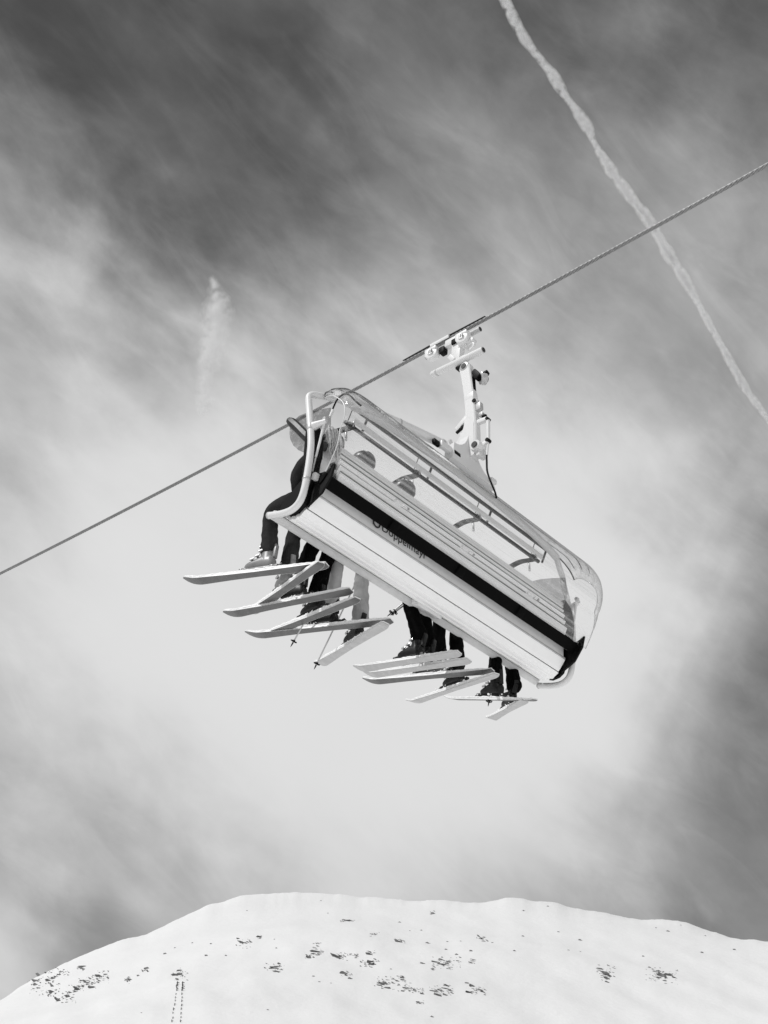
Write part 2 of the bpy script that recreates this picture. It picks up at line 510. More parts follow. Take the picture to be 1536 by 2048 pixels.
def hill_h(th, r):
    """height above the ground plane of the mountain at bearing th and distance r"""
    E, Rr = ridge_e(th), ridge_r(th)
    if r <= Rr:
        q = max(0.0, (Rr - r) / (Rr - R0))
        m_ = max(0.0, 1 - q / 0.10); m_ = m_ * m_ * (3 - 2 * m_)
        Em = SM(th); Em = Em + (E - Em) * m_
        e = R_(-0.8) + (Em - R_(-0.8)) * (1 - q ** 1.55)
        h = CAM_H + r * math.tan(e)
        x, y = r * math.sin(th), r * math.cos(th)
        f = min(1.0, q * 5.0) * min(1.0, max(0.0, (r - R0) / 120.0))
        h += f * (3.6 * mnoise.noise((x / 80, y / 80, 0.2)) + 1.5 * mnoise.noise(((x + y * .5) / 20, (y - x * .5) / 46, 4.2)) + 0.40 * mnoise.noise((x / 8, y / 8, 7.2)))
        return h
    top = CAM_H + Rr * math.tan(E)
    s = r - Rr
    return top - 0.28 * s - 0.0002 * s * s
def mountain():
    ths = list(np.radians(np.concatenate([np.arange(-100, -24, 2.0), np.arange(-24, 24, 0.11), np.arange(24, 100.1, 2.0)])))
    fr = [0.0, 0.1, 0.2, 0.3] + list(np.linspace(0.36, 1.0, 110)) + [1.04, 1.12, 1.25, 1.45, 1.8]
    V, Fc = [], []
    for th in ths:
        Rr = ridge_r(th)
        for f in fr:
            r = R0 + (Rr - R0) * f
            V.append((r * math.sin(th), r * math.cos(th), hill_h(th, r)))
    n = len(fr)
    for i in range(len(ths) - 1):
        for j in range(n - 1):
            Fc.append((i * n + j, i * n + j + 1, (i + 1) * n + j + 1, (i + 1) * n + j))
    me = bpy.data.meshes.new('mountain')
    me.from_pydata(V, [], Fc)
    o = link_mesh('mountain', me, slope_m, None, True, 180)
    tag(o, kind='structure', label='broad white snow mountain rising behind the chairlift')
mountain()
def hit_hill(px, py):
    d = ray(px, py)
    th = math.atan2(d.x, d.y); g = math.hypot(d.x, d.y); s = d.z / g
    Rr = ridge_r(th)
    r = 170.0
    while r < Rr:
        if hill_h(th, r) >= CAM_H + r * s: break
        r += 1.0
    r = min(r, Rr - 1.0)
    return Vector((r * math.sin(th), r * math.cos(th), hill_h(th, r))), r

# ------------------------------------------------------------------ rocks on the slope
rock_m = mat('rock', 0.16, 0.9, spec=0.1, var=0.30, scale=0.35, bump=0.8, bscale=2.5, lo=0.02)
def rock_mesh(bm, c, size, seed, ax):
    g = bmesh.ops.create_icosphere(bm, subdivisions=1, radius=1.0)
    rr = random.Random(seed)
    q = Matrix.Rotation(rr.uniform(0, 6.3), 3, Vector((rr.uniform(-1, 1), rr.uniform(-1, 1), rr.uniform(-1, 1))).normalized())
    for v in g['verts']:
        p = q @ v.co
        k = 1 + 0.45 * mnoise.noise(p * 1.7 + Vector((seed * 3.1, 0, 0)))
        p = p * k
        v.co = c + ax @ Vector((p.x * size[0], p.y * size[1], p.z * size[2]))
# px centre, extent and rough count of stones for each outcrop read off the far slope
OUTCROPS = [
    (72, 1970, 24, 34, 9), (107, 1958, 24, 38, 12), (102, 1988, 18, 13, 6), (135, 1993, 28, 24, 14), (153, 1977, 24, 12, 7), (177, 1967, 30, 20, 14),
    (202, 1955, 26, 20, 12), (128, 1945, 18, 10, 5), (163, 1937, 15, 8, 4), (257, 1962, 13, 10, 4), (290, 1942, 14, 8, 4), (360, 1949, 26, 20, 9),
    (490, 1887, 28, 16, 6), (549, 1937, 32, 14, 9), (519, 1875, 11, 8, 3), (692, 1842, 28, 6, 5), (635, 1893, 12, 10, 4), (637, 1908, 15, 10, 5),
    (682, 1915, 23, 14, 9), (709, 1912, 12, 7, 4), (740, 1927, 30, 14, 9), (694, 1948, 18, 8, 6), (769, 1967, 32, 20, 13), (804, 1958, 12, 11, 5),
    (812, 1978, 24, 16, 8), (832, 1983, 24, 10, 6), (882, 1982, 38, 16, 14), (894, 1928, 46, 21, 18), (840, 2007, 12, 8, 4), (955, 1980, 28, 16, 8),
    (945, 1923, 11, 10, 4), (800, 1883, 16, 8, 4), (1212, 1948, 29, 28, 15), (1324, 1953, 52, 27, 22), (750, 1870, 15, 6, 3), (965, 1877, 18, 10, 4),
    (619, 1912, 16, 8, 4), (742, 1907, 12, 8, 4), (864, 1827, 9, 6, 3)]
SMALL = [(277, 1952, 6), (413, 1912, 6), (452, 1912, 5), (330, 1908, 7), (350, 1896, 4), (385, 1887, 4), (422, 1888, 4), (699, 1958, 7), (889, 1991, 8), (864, 2035, 6),
         (942, 1903, 6), (844, 1927, 8), (855, 1887, 7), (799, 1845, 5), (820, 1862, 3), (922, 1883, 3), (892, 1900, 5), (914, 1910, 6), (627, 1953, 5),
         (782, 1940, 4), (642, 1802, 3), (656, 1827, 3), (934, 1967, 6), (1046, 1873, 5), (1117, 1864, 4), (1160, 1881, 6), (1161, 1904, 3), (1336, 1863, 5),
         (1404, 1906, 5), (1299, 1936, 5), (1469, 1900, 5), (1287, 1914, 5), (1096, 1813, 4), (1047, 1822, 4), (1029, 1903, 5), (1137, 1901, 4),
         (970, 1990, 4), (985, 1886, 4), (843, 1861, 4), (895, 1884, 4), (549, 1880, 3), (553, 1897, 4), (639, 1964, 4), (662, 1968, 3), (494, 1822, 3),
         (1312, 1856, 3), (1411, 1872, 3), (1362, 1851, 3), (536, 2021, 4), (283, 2026, 3)]
OUT_LABEL = {
    (1212, 1948): 'compact dark rock outcrop on the bare right-hand snow slope, left of a larger one',
    (1324, 1953): 'largest dark rock outcrop on the right-hand snow slope, nearest the right edge',
    (894, 1928): 'rounded grey rock outcrop standing alone high in the middle of the snow slope',
    (882, 1982): 'wide dark rock outcrop low in the middle of the slope, below the rounded grey one',
    (769, 1967): 'ragged rock outcrop low on the slope, leftmost of the lower middle row',
    (955, 1980): 'faint scattered rock outcrop, rightmost of the lower middle row',
    (549, 1937): 'rock outcrop with a dark right end, alone left of the middle rocks',
    (360, 1949): 'rock outcrop at the top of the dotted fence line on the left slope'}
slope_q = Matrix.Rotation(R_(-28), 3, 'X')
for (px, py, w, h, n) in OUTCROPS:
    P, r = hit_hill(px, py)
    mpp = r / math.cos(math.atan2(P.z, r)) / FPX                # metres to a pixel there
    bm = bmesh.new()
    rr = random.Random(px * 7 + py)
    tot = int(n * 3.6) + 4
    for k in range(tot):
        qx, qy = rr.gauss(0, 0.36), rr.gauss(0, 0.36)
        if rr.random() < 0.5: qy = qx * rr.choice((-0.5, 0.7)) + rr.gauss(0, 0.2)
        p2, r2 = hit_hill(px + max(-.6, min(.6, qx)) * w, py + max(-.6, min(.6, qy)) * h)
        s = mpp * rr.uniform(0.7, 2.2) * (2.3 if k < n * .25 else 1.4 if k < n * .7 else 0.7)
        ax = Matrix.Rotation(rr.uniform(-0.35, 0.35) + 0.42, 3, 'Y') @ slope_q
        rock_mesh(bm, p2 + Vector((0, 0, -s * 0.15)), (s * rr.uniform(1.3, 3.4), s * 0.9, s * rr.uniform(0.3, 0.6)), px + k * 13, ax)
    for v in bm.verts: v.co -= P
    b1 = bmesh.new()
    s = mpp * min(w, h) * 0.18
    rock_mesh(b1, Vector((0, 0, -s * 0.2)), (s * 1.5, s, s * 0.6), px, Matrix.Rotation(0.4, 3, 'Y') @ slope_q)
    o = new_obj('rock_outcrop', b1, rock_m, None, False)
    o.location = P
    st_ = tag(new_obj('stones', bm, rock_m, o, False), kind='stuff')
    lab = OUT_LABEL.get((px, py))
    if lab: tag(o, lab, 'rock')
    elif px < 210: tag(o, 'dark broken rock outcrop in the cluster at the lower left end of the mountain', 'rock', 'rock outcrops at the left foot of the mountain')
    else: tag(o, 'small grey rock outcrop showing through the snow on the middle slope', 'rock', 'small outcrops on the middle slope')
for (px, py, w) in SMALL:
    P, r = hit_hill(px, py)
    mpp = r / math.cos(math.atan2(P.z, r)) / FPX
    bm = bmesh.new()
    s = mpp * w * 0.5
    rock_mesh(bm, Vector((0, 0, -s * 0.1)), (s * 1.3, s, s * 0.6), px, Matrix.Rotation(0.3, 3, 'Y') @ slope_q)
    rock_mesh(bm, Vector((s * 1.1, 0.3, -s * 0.3)), (s * .7, s * .6, s * 0.4), px + 5, slope_q)
    o = new_obj('rock', bm, rock_m, None, False)
    o.location = P
    tag(o, 'single small dark stone poking out of the snow on the far slope', 'rock', 'lone stones on the far slope')

# two rows of short dark posts down the left slope
post_m = mat('post', 0.05, 0.8)
P0, _ = hit_hill(355, 1990)
fence = empty('snow_fence', Matrix.Translation(P0))
tag(fence, 'double row of short dark fence posts running down the left snow slope', 'fence')
def post_mesh():
    bm = bmesh.new()
    box(bm, (0, 0, 0.55), (0.30, 0.30, 2.1), None, 0.03)
    box(bm, (0.25, 0, 1.1), (1.3, 0.12, 0.28), Matrix.Rotation(0.25, 3, 'Y'), 0.02)
    box(bm, (0.1, 0, 0.5), (0.9, 0.12, 0.22), Matrix.Rotation(0.2, 3, 'Y'), 0.02)
    me = bpy.data.meshes.new('post'); bm.to_mesh(me); bm.free(); me.materials.append(post_m)
    return me
pm = post_mesh()
for i in range(11):
    t = i / 10
    yy = 1972 + (2046 - 1972) * t ** 1.15
    for xx in ((354.5 + (344 - 354.5) * t), (365 + (361 - 365) * t)):
        p, r = hit_hill(xx + rnd.uniform(-.8, .8), yy + rnd.uniform(-1, 1))
        o = bpy.data.objects.new('post', pm); COL.objects.link(o); o.parent = fence
        o.location = p - P0; o.rotation_euler = (0, rnd.uniform(-.15, .15), rnd.uniform(-.4, .4))
        k = rnd.uniform(.6, 1.0) * (1.3 if t < .25 else .75); o.scale = (k, k, k)

# ================================================================== sky trails: thin volumes high above
def vapour(name, pix, alt, widths, dens, label, cat, nscale, thr=(0.30, 0.62), nd=(1, 1, 1)):
    pts = []
    for (px, py) in pix:
        d = ray(px, py); pts.append(CAM + d * ((alt - CAM_H) / d.z))
    P = spline(pts, 16)
    n = len(P)
    rs = [float(np.interp(i / (n - 1), np.linspace(0, 1, len(widths)), widths)) * (P[i] - CAM).length / FPX for i in range(n)]
    c = P[n // 2].copy()
    def layer(th0, th1):
        m = bpy.data.materials.new(name); m.use_nodes = True
        nt = m.node_tree; nt.nodes.clear(); N, L = nt.nodes, nt.links
        tc = N.new('ShaderNodeTexCoord')
        nz = N.new('ShaderNodeTexNoise'); nz.inputs['Scale'].default_value = nscale; nz.inputs['Detail'].default_value = 6; nz.inputs['Roughness'].default_value = 0.62
        L.new(tc.outputs['Object'], nz.inputs['Vector'])
        mr = N.new('ShaderNodeMapRange'); mr.inputs[1].default_value, mr.inputs[2].default_value = th0, th1
        mr.inputs[3].default_value, mr.inputs[4].default_value = 0.0, dens
        L.new(nz.outputs[0], mr.inputs[0])
        vol = N.new('ShaderNodeVolumePrincipled')
        vol.inputs['Color'].default_value = (0.99, 0.99, 0.99, 1)
        vol.inputs['Anisotropy'].default_value = 0.0
        L.new(mr.outputs[0], vol.inputs['Density'])
        out = N.new('ShaderNodeOutputMaterial'); L.new(vol.outputs[0], out.inputs['Volume'])
        m.cycles.volume_step_rate = 0.04
        return m
    o = empty(name, Matrix.Translation(c))
    tag(o, label, cat)
    for pn, k, a, b in (('thin_vapour', 1.20, 0.10, 0.16), ('thin_vapour', 0.98, 0.06, 0.10), ('thick_vapour', 0.76, 0.03, 0.05), ('thick_vapour', 0.54, 0.0, 0.0), ('core', 0.32, -0.04, -0.04)):
        bm = bmesh.new()
        tube(bm, [p - c for p in P], [max(1.0, r * k * (1 + 0.45 * mnoise.noise(p / 120.0))) for r, p in zip(rs, P)], 16)
        new_obj(pn, bm, layer(thr[0] + a, thr[1] + b), o)
vapour('contrail', [(985, -60), (1012, 5), (1046, 72), (1080, 118), (1104, 148), (1130, 190), (1172, 250), (1192, 292), (1225, 345), (1260, 392), (1300, 445), (1335, 505), (1370, 560), (1410, 632), (1450, 705), (1490, 775), (1528, 828), (1545, 860)],
       6500, [8, 8.5, 9, 7.5, 10, 6.5, 10, 7.5, 9, 9, 9, 9, 8, 6.5, 8, 7, 5, 3], 0.021,
       'long white aircraft vapour trail crossing behind the haul rope at upper right', 'vapour trail', 0.028, (0.28, 0.68))
vapour('vapour_wisp', [(423, 552), (431, 585), (437, 610), (430, 650), (423, 705), (410, 760), (408, 800), (402, 832)],
       6500, [5, 16, 32, 24, 30, 18, 20, 7], 0.0065,
       'short ragged remnant of vapour trail hanging in the sky at left', 'cloud', 0.015, (0.36, 0.74))

# ================================================================== HAUL ROPE
ROPE_Y0, ROPE_Z0 = -0.587, 3.521
def rope_z(y):
    u = y - ROPE_Y0
    return ROPE_Z0 + 0.095 * u + 0.0019 * u * u
def rope():
    root_m = CH @ Matrix.Translation((0, ROPE_Y0, ROPE_Z0))
    ys = list(np.arange(-60, -9, 0.5)) + list(np.arange(-9, 14, 0.014)) + list(np.arange(14, 60, 0.5))
    seg, lay = 48, 0.345
    V, Fc = [], []
    for y in ys:
        z = rope_z(y)
        ph = 2 * math.pi * y / lay
        for k in range(seg):
            a = 2 * math.pi * k / seg
            rs_ = 0.82
            dl = (a - ph + math.pi / 6) % (math.pi / 3) - math.pi / 6        # six round strands
            r = 0.0182 * math.cos(dl) + math.sqrt(max(0.0, 0.0095 ** 2 - (0.0182 * math.sin(dl)) ** 2))
            r *= rs_
            V.append((r * math.cos(a), y - ROPE_Y0, z - ROPE_Z0 + r * math.sin(a)))
    for i in range(len(ys) - 1):
        for k in range(seg):
            Fc.append((i * seg + k, i * seg + (k + 1) % seg, (i + 1) * seg + (k + 1) % seg, (i + 1) * seg + k))
    me = bpy.data.meshes.new('haul_rope'); me.from_pydata(V, [], Fc)
    o = link_mesh('haul_rope', me, M['rope'], None, True, 180)
    o.matrix_world = root_m
    core = bmesh.new()
    tube(core, [(0, y - ROPE_Y0, rope_z(y) - ROPE_Z0) for y in np.arange(-59, 59, 0.5)], 0.0185, 14)
    new_obj('greased_core', core, M['rubber'], o)
    tag(o, 'twisted steel haul rope running diagonally across the whole picture', 'rope')
rope()

# ================================================================== CHAIR
chair = empty('chairlift_chair', CH)
tag(chair, 'white eight-seat chairlift chair with raised clear bubble hanging from the rope', 'chairlift')
W = 2.08
def yz(px, py, x):
    p = on(px, py, x); return p.y, p.z
TUBE_PROF = [(0.035, 0.024), (-0.05, -0.012), (-0.14, -0.045), (-0.235, -0.066), (-0.307, -0.060), (-0.362, -0.028), (-0.398, 0.03), (-0.420, 0.10), (-0.436, 0.18),
             (-0.464, 0.372), (-0.476, 0.52), (-0.478, 0.62), (-0.470, 0.74), (-0.457, 0.86), (-0.437, 1.03), (-0.422, 1.16), (-0.418, 1.225)]
for s in (-1, 1):
    pts = [(s * W, y, z) for y, z in TUBE_PROF] + [(s * (W - 0.012), -0.424, 1.262), (s * (W - 0.05), -0.438, 1.288), (s * (W - 0.12), -0.468, 1.300),
                                                   (s * (W - 0.24), -0.525, 1.312), (s * (W - 0.36), -0.580, 1.325)]
    st = tube_part('side_tube', M['white'], chair, spline(pts, 5), 0.0335, 16)
    # clamps and end cap
    part('tube_clamp', M['galv'], st, lambda bm: lathe(bm, [(0.036, -0.035), (0.0375, -0.03), (0.0375, 0.03), (0.036, 0.035)], (s * W, -0.463, 0.815), (0, 0.12, 1), 16))
    part('tube_clamp', M['galv'], st, lambda bm: lathe(bm, [(0.036, -0.01), (0.038, -0.006), (0.038, 0.006), (0.036, 0.01)], (s * W, -0.44, 0.20), (0, -0.12, 1), 16))
    part('end_cap', M['galv'], st, lambda bm: lathe(bm, [(0.0345, -0.012), (0.0355, 0.004), (0.03, 0.012)], (s * W, 0.04, 0.026), (0, 0.9, 0.4), 16))
    # standoff that carries the bubble pivot, rod, cable
    so = part('pivot_standoff', M['white'], chair, lambda bm: lathe(bm, [(0.042, 0.03), (0.044, 0.04), (0.040, 0.06), (0.024, 0.15), (0.022, 0.17)], (s * W, -0.46, 0.815), (-s * 0.25, -0.95, 0.10), 16))
    px_ = s * (W - 0.05)
    tube_part('strut', M['white'], chair, [(px_, -0.60, 0.86), (px_, -0.545, 0.63), (px_, -0.50, 0.46)], 0.0125, 10)
    tube_part('strut_rod', M['galv'], chair, [(px_, -0.50, 0.46), (px_, -0.462, 0.31)], 0.0085, 8)
    part('strut_joint', M['galv'], chair, lambda bm: lathe(bm, [(0.02, -0.02), (0.022, -0.016), (0.022, 0.016), (0.02, 0.02)], (px_, -0.605, 0.868), (1, 0, 0), 14))
    bbox_part('strut_foot', M['white'], chair, (s * (W - 0.12), -0.475, 0.255), (0.14, 0.05, 0.07), Matrix.Rotation(0.3, 3, 'X'), 0.012)
    bbox_part('strut_foot_bolt', M['steel'], chair, (s * (W - 0.13), -0.505, 0.245), (0.05, 0.02, 0.03), None, 0.006)
    # bubble cheek: curved clear wing forward of the side tube with its dark arm
    def cheek(bm, s=s):
        prof = [yz(px, py, -1.91) for px, py in ((662, 816), (640, 820), (615, 826), (600, 832), (588, 842), (581, 856), (580, 868), (582, 880), (588, 892), (598, 901), (612, 907), (630, 905), (650, 880), (662, 850))]
        prism_x(bm, prof, s * (W - 0.17), s * (W - 0.162))
    part('bubble_cheek', M['cheek'], chair, cheek)
    def arm(bm, s=s):
        path = spline([(s * (W - 0.155), *yz(579, 841, -1.925)), (s * (W - 0.15), *yz(596, 856, -1.93)), (s * (W - 0.145), *yz(614, 874, -1.935)), (s * (W - 0.14), *yz(634, 890, -1.94)), (s * (W - 0.13), *yz(648, 893, -1.95))], 5)
        tube(bm, path, [0.036, 0.046] + [0.050] * (len(path) - 2), 8)
    part('bubble_arm', M['dark'], chair, arm)
    # black side plate beside the seat shell; its top imitates dark jacket and shadow
    poly = [(-0.02, 0.06), (-0.20, -0.035), (-0.29, -0.035), (-0.35, -0.005), (-0.385, 0.06), (-0.41, 0.17), (-0.49, 0.33), (-0.535, 0.45), (-0.545, 0.60), (-0.53, 0.76), (-0.47, 0.90),
            (-0.33, 0.90), (-0.30, 0.30), (-0.05, 0.16)]
    part('side_plate', M['black'], chair, lambda bm: prism_x(bm, poly, s * (W - 0.10), s * (W - 0.065)))

for s in (-1, 1):
    cc = [yz(px, py, 2.0) for px, py in ((1136, 1291), (1158, 1287), (1173, 1275), (1169, 1297), (1154, 1325), (1128, 1347), (1117, 1345), (1134, 1318))]
    part('corner_cover', M['black'], chair, lambda bm: prism_x(bm, cc, s * 1.955, s * 1.978))
# ---- seat shell, seen from below and behind
part('front_rail', M['rail'], chair, lambda bm: prism_x(bm, [(0.072, 0.030), (0.060, 0.020), (0.030, 0.022), (-0.010, 0.052), (-0.012, 0.085), (0.03, 0.11), (0.068, 0.10), (0.076, 0.06)], -2.03, 2.03))
rib_line = [(-0.040, 0.036), (-0.082, 0.006), (-0.090, -0.020), (-0.122, -0.036), (-0.130, -0.028), (-0.156, -0.038), (-0.162, -0.050),
            (-0.188, -0.054), (-0.196, -0.042), (-0.218, -0.042), (-0.226, -0.053), (-0.250, -0.050), (-0.258, -0.040), (-0.320, -0.012)]
part('seat_pan', M['panel'], chair, lambda bm: prism_x(bm, sheet_outline(rib_line, -0.03), -1.95, 1.95), False)
flat_line = [(-0.330, -0.006), (-0.36, 0.020), (-0.418, 0.084), (-0.430, 0.099)]
part('rear_panel', M['panel'], chair, lambda bm: prism_x(bm, sheet_outline(flat_line, -0.022), -1.935, 1.935), False)
part('panel_lip', M['galv'], chair, lambda bm: prism_x(bm, [(-0.430, 0.1005), (-0.439, 0.105), (-0.440, 0.120), (-0.430, 0.132), (-0.412, 0.132), (-0.412, 0.1005)], -1.93, 1.93), False)
part('shell_core', M['black'], chair, lambda bm: prism_x(bm, [(-0.03, 0.09), (-0.20, 0.0), (-0.30, 0.0), (-0.395, 0.12), (-0.405, 0.20), (-0.42, 0.45), (-0.42, 0.76), (-0.40, 0.76), (-0.36, 0.25), (-0.28, 0.10), (-0.04, 0.12)], -1.93, 1.93), False)
back_line = [(-0.424, 0.134), (-0.429, 0.19), (-0.440, 0.30), (-0.455, 0.47), (-0.462, 0.60), (-0.455, 0.72), (-0.435, 0.81)]
backp = part('back_panel', M['backp'], chair, lambda bm: prism_x(bm, sheet_outline(back_line, -0.02), -1.92, 1.92))
part('back_gap', M['gap'], backp, lambda bm: prism_x(bm, [(-0.463, 0.345), (-0.4685, 0.345), (-0.4735, 0.60), (-0.466, 0.775), (-0.455, 0.775), (-0.455, 0.345)], -1.72, 1.90))
for z, h, dp in ((0.408, 0.110, 0.050), (0.520, 0.070, 0.042), (0.602, 0.066, 0.042), (0.674, 0.048, 0.036), (0.730, 0.040, 0.032)):
    y0 = -0.4735
    part('back_rib', M['panel'], backp, lambda bm: prism_x(bm, [(y0, z - h / 2), (y0 - dp, z + h / 2 - 0.014), (y0 - dp + 0.004, z + h / 2 - 0.004), (y0, z + h / 2), (y0 + 0.004, z + h / 2), (y0 + 0.004, z - h / 2)], -1.725, 1.895))
for z, dp, rr_ in ((0.468, 0.047, 0.007), (0.560, 0.040, 0.006), (0.640, 0.038, 0.006), (0.703, 0.034, 0.005)):
    part('back_seam', M['gap'], backp, lambda bm: tube(bm, [(-1.72, -0.4735 - dp, z), (1.89, -0.4735 - dp, z)], rr_, 8))
part('top_rail', M['white'], backp, lambda bm: tube(bm, [(-1.74, -0.455, 0.80), (1.93, -0.455, 0.80)], 0.036, 14))
part('seat_bracket', M['white'], chair, lambda bm: (box(bm, (0.06, -0.055, -0.005), (0.36, 0.10, 0.055), Matrix.Rotation(0.5, 3, 'X'), 0.012), box(bm, (-0.08, -0.03, 0.02), (0.10, 0.06, 0.06), None, 0.012)))
# lettering printed on the back panel
def lettering():
    cu = bpy.data.curves.new('txt', 'FONT')
    cu.body = 'Doppelmayr'
    cu.size = 0.128
    cu.space_character = 1.03
    cu.extrude = 0.0012
    o = bpy.data.objects.new('txt', cu); COL.objects.link(o)
    dg = bpy.context.evaluated_depsgraph_get(); dg.update()
    me = bpy.data.meshes.new_from_object(o.evaluated_get(dg))
    bpy.data.objects.remove(o)
    t = link_mesh('lettering', me, M['print_'], backp, False)
    t.matrix_local = Matrix.Translation((-1.05, -0.4325, 0.196)) @ Matrix.Rotation(R_(90) + 0.10, 4, 'X')
    def logo(bm):
        pts = [(-1.125 + 0.045 * math.cos(a), -0.436 - 0.08 * (0.235 + 0.045 * math.sin(a) - 0.2), 0.235 + 0.045 * math.sin(a)) for a in np.linspace(R_(150), R_(390), 20)]
        tube(bm, pts, 0.008, 6)
        tube(bm, [(-1.17, -0.437, 0.20), (-1.17, -0.445, 0.27)], 0.008, 6)
    part('logo_mark', M['print_'], backp, logo)
lettering()
# cushions for eight
for i in range(8):
    x = -1.75 + 0.5 * i
    bbox_part('seat_cushion', M['cushion'], chair, (x, -0.175, 0.085), (0.47, 0.33, 0.05), Matrix.Rotation(0.20, 3, 'X'), 0.02)
    bbox_part('back_cushion', M['cushion'], chair, (x, -0.385, 0.50), (0.46, 0.05, 0.50), Matrix.Rotation(0.05, 3, 'X'), 0.02)

# ---- overhead bars and the four restraint arms
ob = tube_part('overhead_bar', M['black'], chair, [(-1.58, -0.425, 1.245), (1.60, -0.425, 1.245)], 0.021, 12)
ub = tube_part('upper_bar', M['dark'], chair, [(-1.75, -0.50, 1.40), (1.75, -0.50, 1.40)], 0.014, 10)
part('light_strip', M['white'], chair, lambda bm: prism_x(bm, [(-0.452, 1.272), (-0.478, 1.318), (-0.486, 1.314), (-0.460, 1.266)], -1.50, 1.62))
for i in range(4):
    x = -1.5 + i * 1.0
    part('bar_fitting', M['black'], ob, lambda bm: lathe(bm, [(0.026, -0.04), (0.034, -0.03), (0.034, 0.03), (0.026, 0.04)], (x, -0.425, 1.245), (1, 0, 0), 14))
    bbox_part('fitting_pin', M['steel'], ob, (x, -0.462, 1.245), (0.014, 0.014, 0.06), None, 0.004)
    tube_part('bar_link', M['dark'], ub, [(x + 0.16, -0.43, 1.26), (x + 0.16, -0.50, 1.395)], 0.013, 8)
    tube_part('bar_link', M['dark'], ub, [(x - 0.05 + 0.0, -0.43, 1.26), (x - 0.05, -0.50, 1.395)], 0.005, 6)
    # restraint arm: flat dark strap going forward and down in front of the riders
    def rarm(bm, x=x):
        line = [(-0.40, 1.22), (-0.22, 1.27), (-0.02, 1.24), (0.14, 1.10), (0.22, 0.88), (0.235, 0.62), (0.215, 0.42)]
        path = spline([(0, y, z) for y, z in line], 6)
        prism_x(bm, sheet_outline([(p.y, p.z) for p in path], 0.016), x - 0.035, x + 0.035)
    ra = part('restraint_arm', M['black'], chair, rarm)
    part('lap_bar', M['dark'], ra, lambda bm: tube(bm, [(x - 0.26, 0.20, 0.40), (x + 0.26, 0.20, 0.40)], 0.022, 12))
    bbox_part('arm_pin', M['steel'], ra, (x + 0.0, -0.36, 1.165), (0.014, 0.014, 0.085), None, 0.005)
    bbox_part('arm_damper', M['rail'], ra, (x + 0.012, -0.352, 1.16), (0.03, 0.018, 0.11), None, 0.005)

# ---- the raised clear bubble
BUB = [(-0.603, 0.246), (-0.69, 0.305), (-0.80, 0.390), (-0.89, 0.49), (-0.955, 0.60), (-0.99, 0.72), (-0.998, 0.84), (-0.98, 0.96), (-0.93, 1.075), (-0.865, 1.17), (-0.78, 1.27), (-0.69, 1.355), (-0.60, 1.40), (-0.52, 1.405)]
def bubble():
    prof = [Vector((p.y, p.z)) for p in spline([(0, y, z) for y, z in BUB], 3)]
    cen = Vector((-0.60, 0.90))
    hw = 2.05
    xs = list(np.linspace(-hw + 0.26, hw - 0.26, 24))
    end = [(hw - 0.26 + 0.26 * math.sin(a), 1 - (1 - math.cos(a)) * 0.42) for a in np.linspace(0, R_(90), 9)][1:]
    cols = [(-x, k) for x, k in reversed(end)] + [(x, 1.0) for x in xs] + end
    def P(x, k, q):
        # the shell curls in at both ends
        v = cen + (q - cen) * (0.30 + 0.70 * k if False else k)
        low = min(1.0, max(0.0, (q.y - 0.246) / 0.25))
        v = q.lerp(v, low)
        return (x + 0.05, v.x, v.y)
    bm = bmesh.new()
    grid = [[bm.verts.new(P(x, k, q)) for q in prof] for x, k in cols]
    for a, b in zip(grid, grid[1:]):
        for j in range(len(prof) - 1):
            bm.faces.new((a[j], b[j], b[j + 1], a[j + 1]))
    o = new_obj('bubble', bm, M['glass'], chair, True)
    o.data.polygons.foreach_set('use_smooth', [True] * len(o.data.polygons))
    so = o.modifiers.new('s', 'SOLIDIFY'); so.thickness = 0.006; so.offset = 0
    # edge lines of the shell
    for g in (0, -1):
        pts = [v for v in [(c[0], *(cen + (q - cen) * c[1])) for q in prof for c in (cols[g],)]]
    top = [P(x, k, prof[-1]) for x, k in cols]
    tube_part('bubble_edge', M['dark'], o, top, 0.008, 8)
    for qi, rr_ in ((-4, 0.005), (-8, 0.006), (-12, 0.004)):
        tube_part('bubble_rib', M['dark'], o, [P(x, k, prof[qi]) for x, k in cols[3:-3]], rr_, 6)
    for g in (0, -1):
        x, k = cols[g]
        tube_part('bubble_edge', M['rail'], o, [P(x, k, q) for q in prof], 0.0045, 8)
    return o
bub = bubble()
seal = part('bubble_seal', M['rubber'], chair, lambda bm: prism_x(bm, [(-0.500, 0.170), (-0.520, 0.160), (-0.565, 0.190), (-0.607, 0.236), (-0.596, 0.250), (-0.54, 0.240), (-0.505, 0.205)], -1.99, 1.97))
for x in (-1.02, -0.02, 0.97):
    bbox_part('seal_hinge', M['rubber'], seal, (x, -0.56, 0.200), (0.11, 0.10, 0.07), Matrix.Rotation(-0.75, 3, 'X'), 0.02)
for x in (-1.10, -0.10, 0.98):
    la = part('latch', M['white'], bub, lambda bm: (box(bm, (x, -0.70, 0.362), (0.10, 0.045, 0.04), Matrix.Rotation(-0.6, 3, 'X'), 0.01), box(bm, (x + 0.09, -0.70, 0.358), (0.05, 0.03, 0.03), Matrix.Rotation(-0.6, 3, 'X'), 0.008)))
    bbox_part('latch_pin', M['black'], la, (x + 0.13, -0.705, 0.36), (0.03, 0.015, 0.02), None, 0.004)
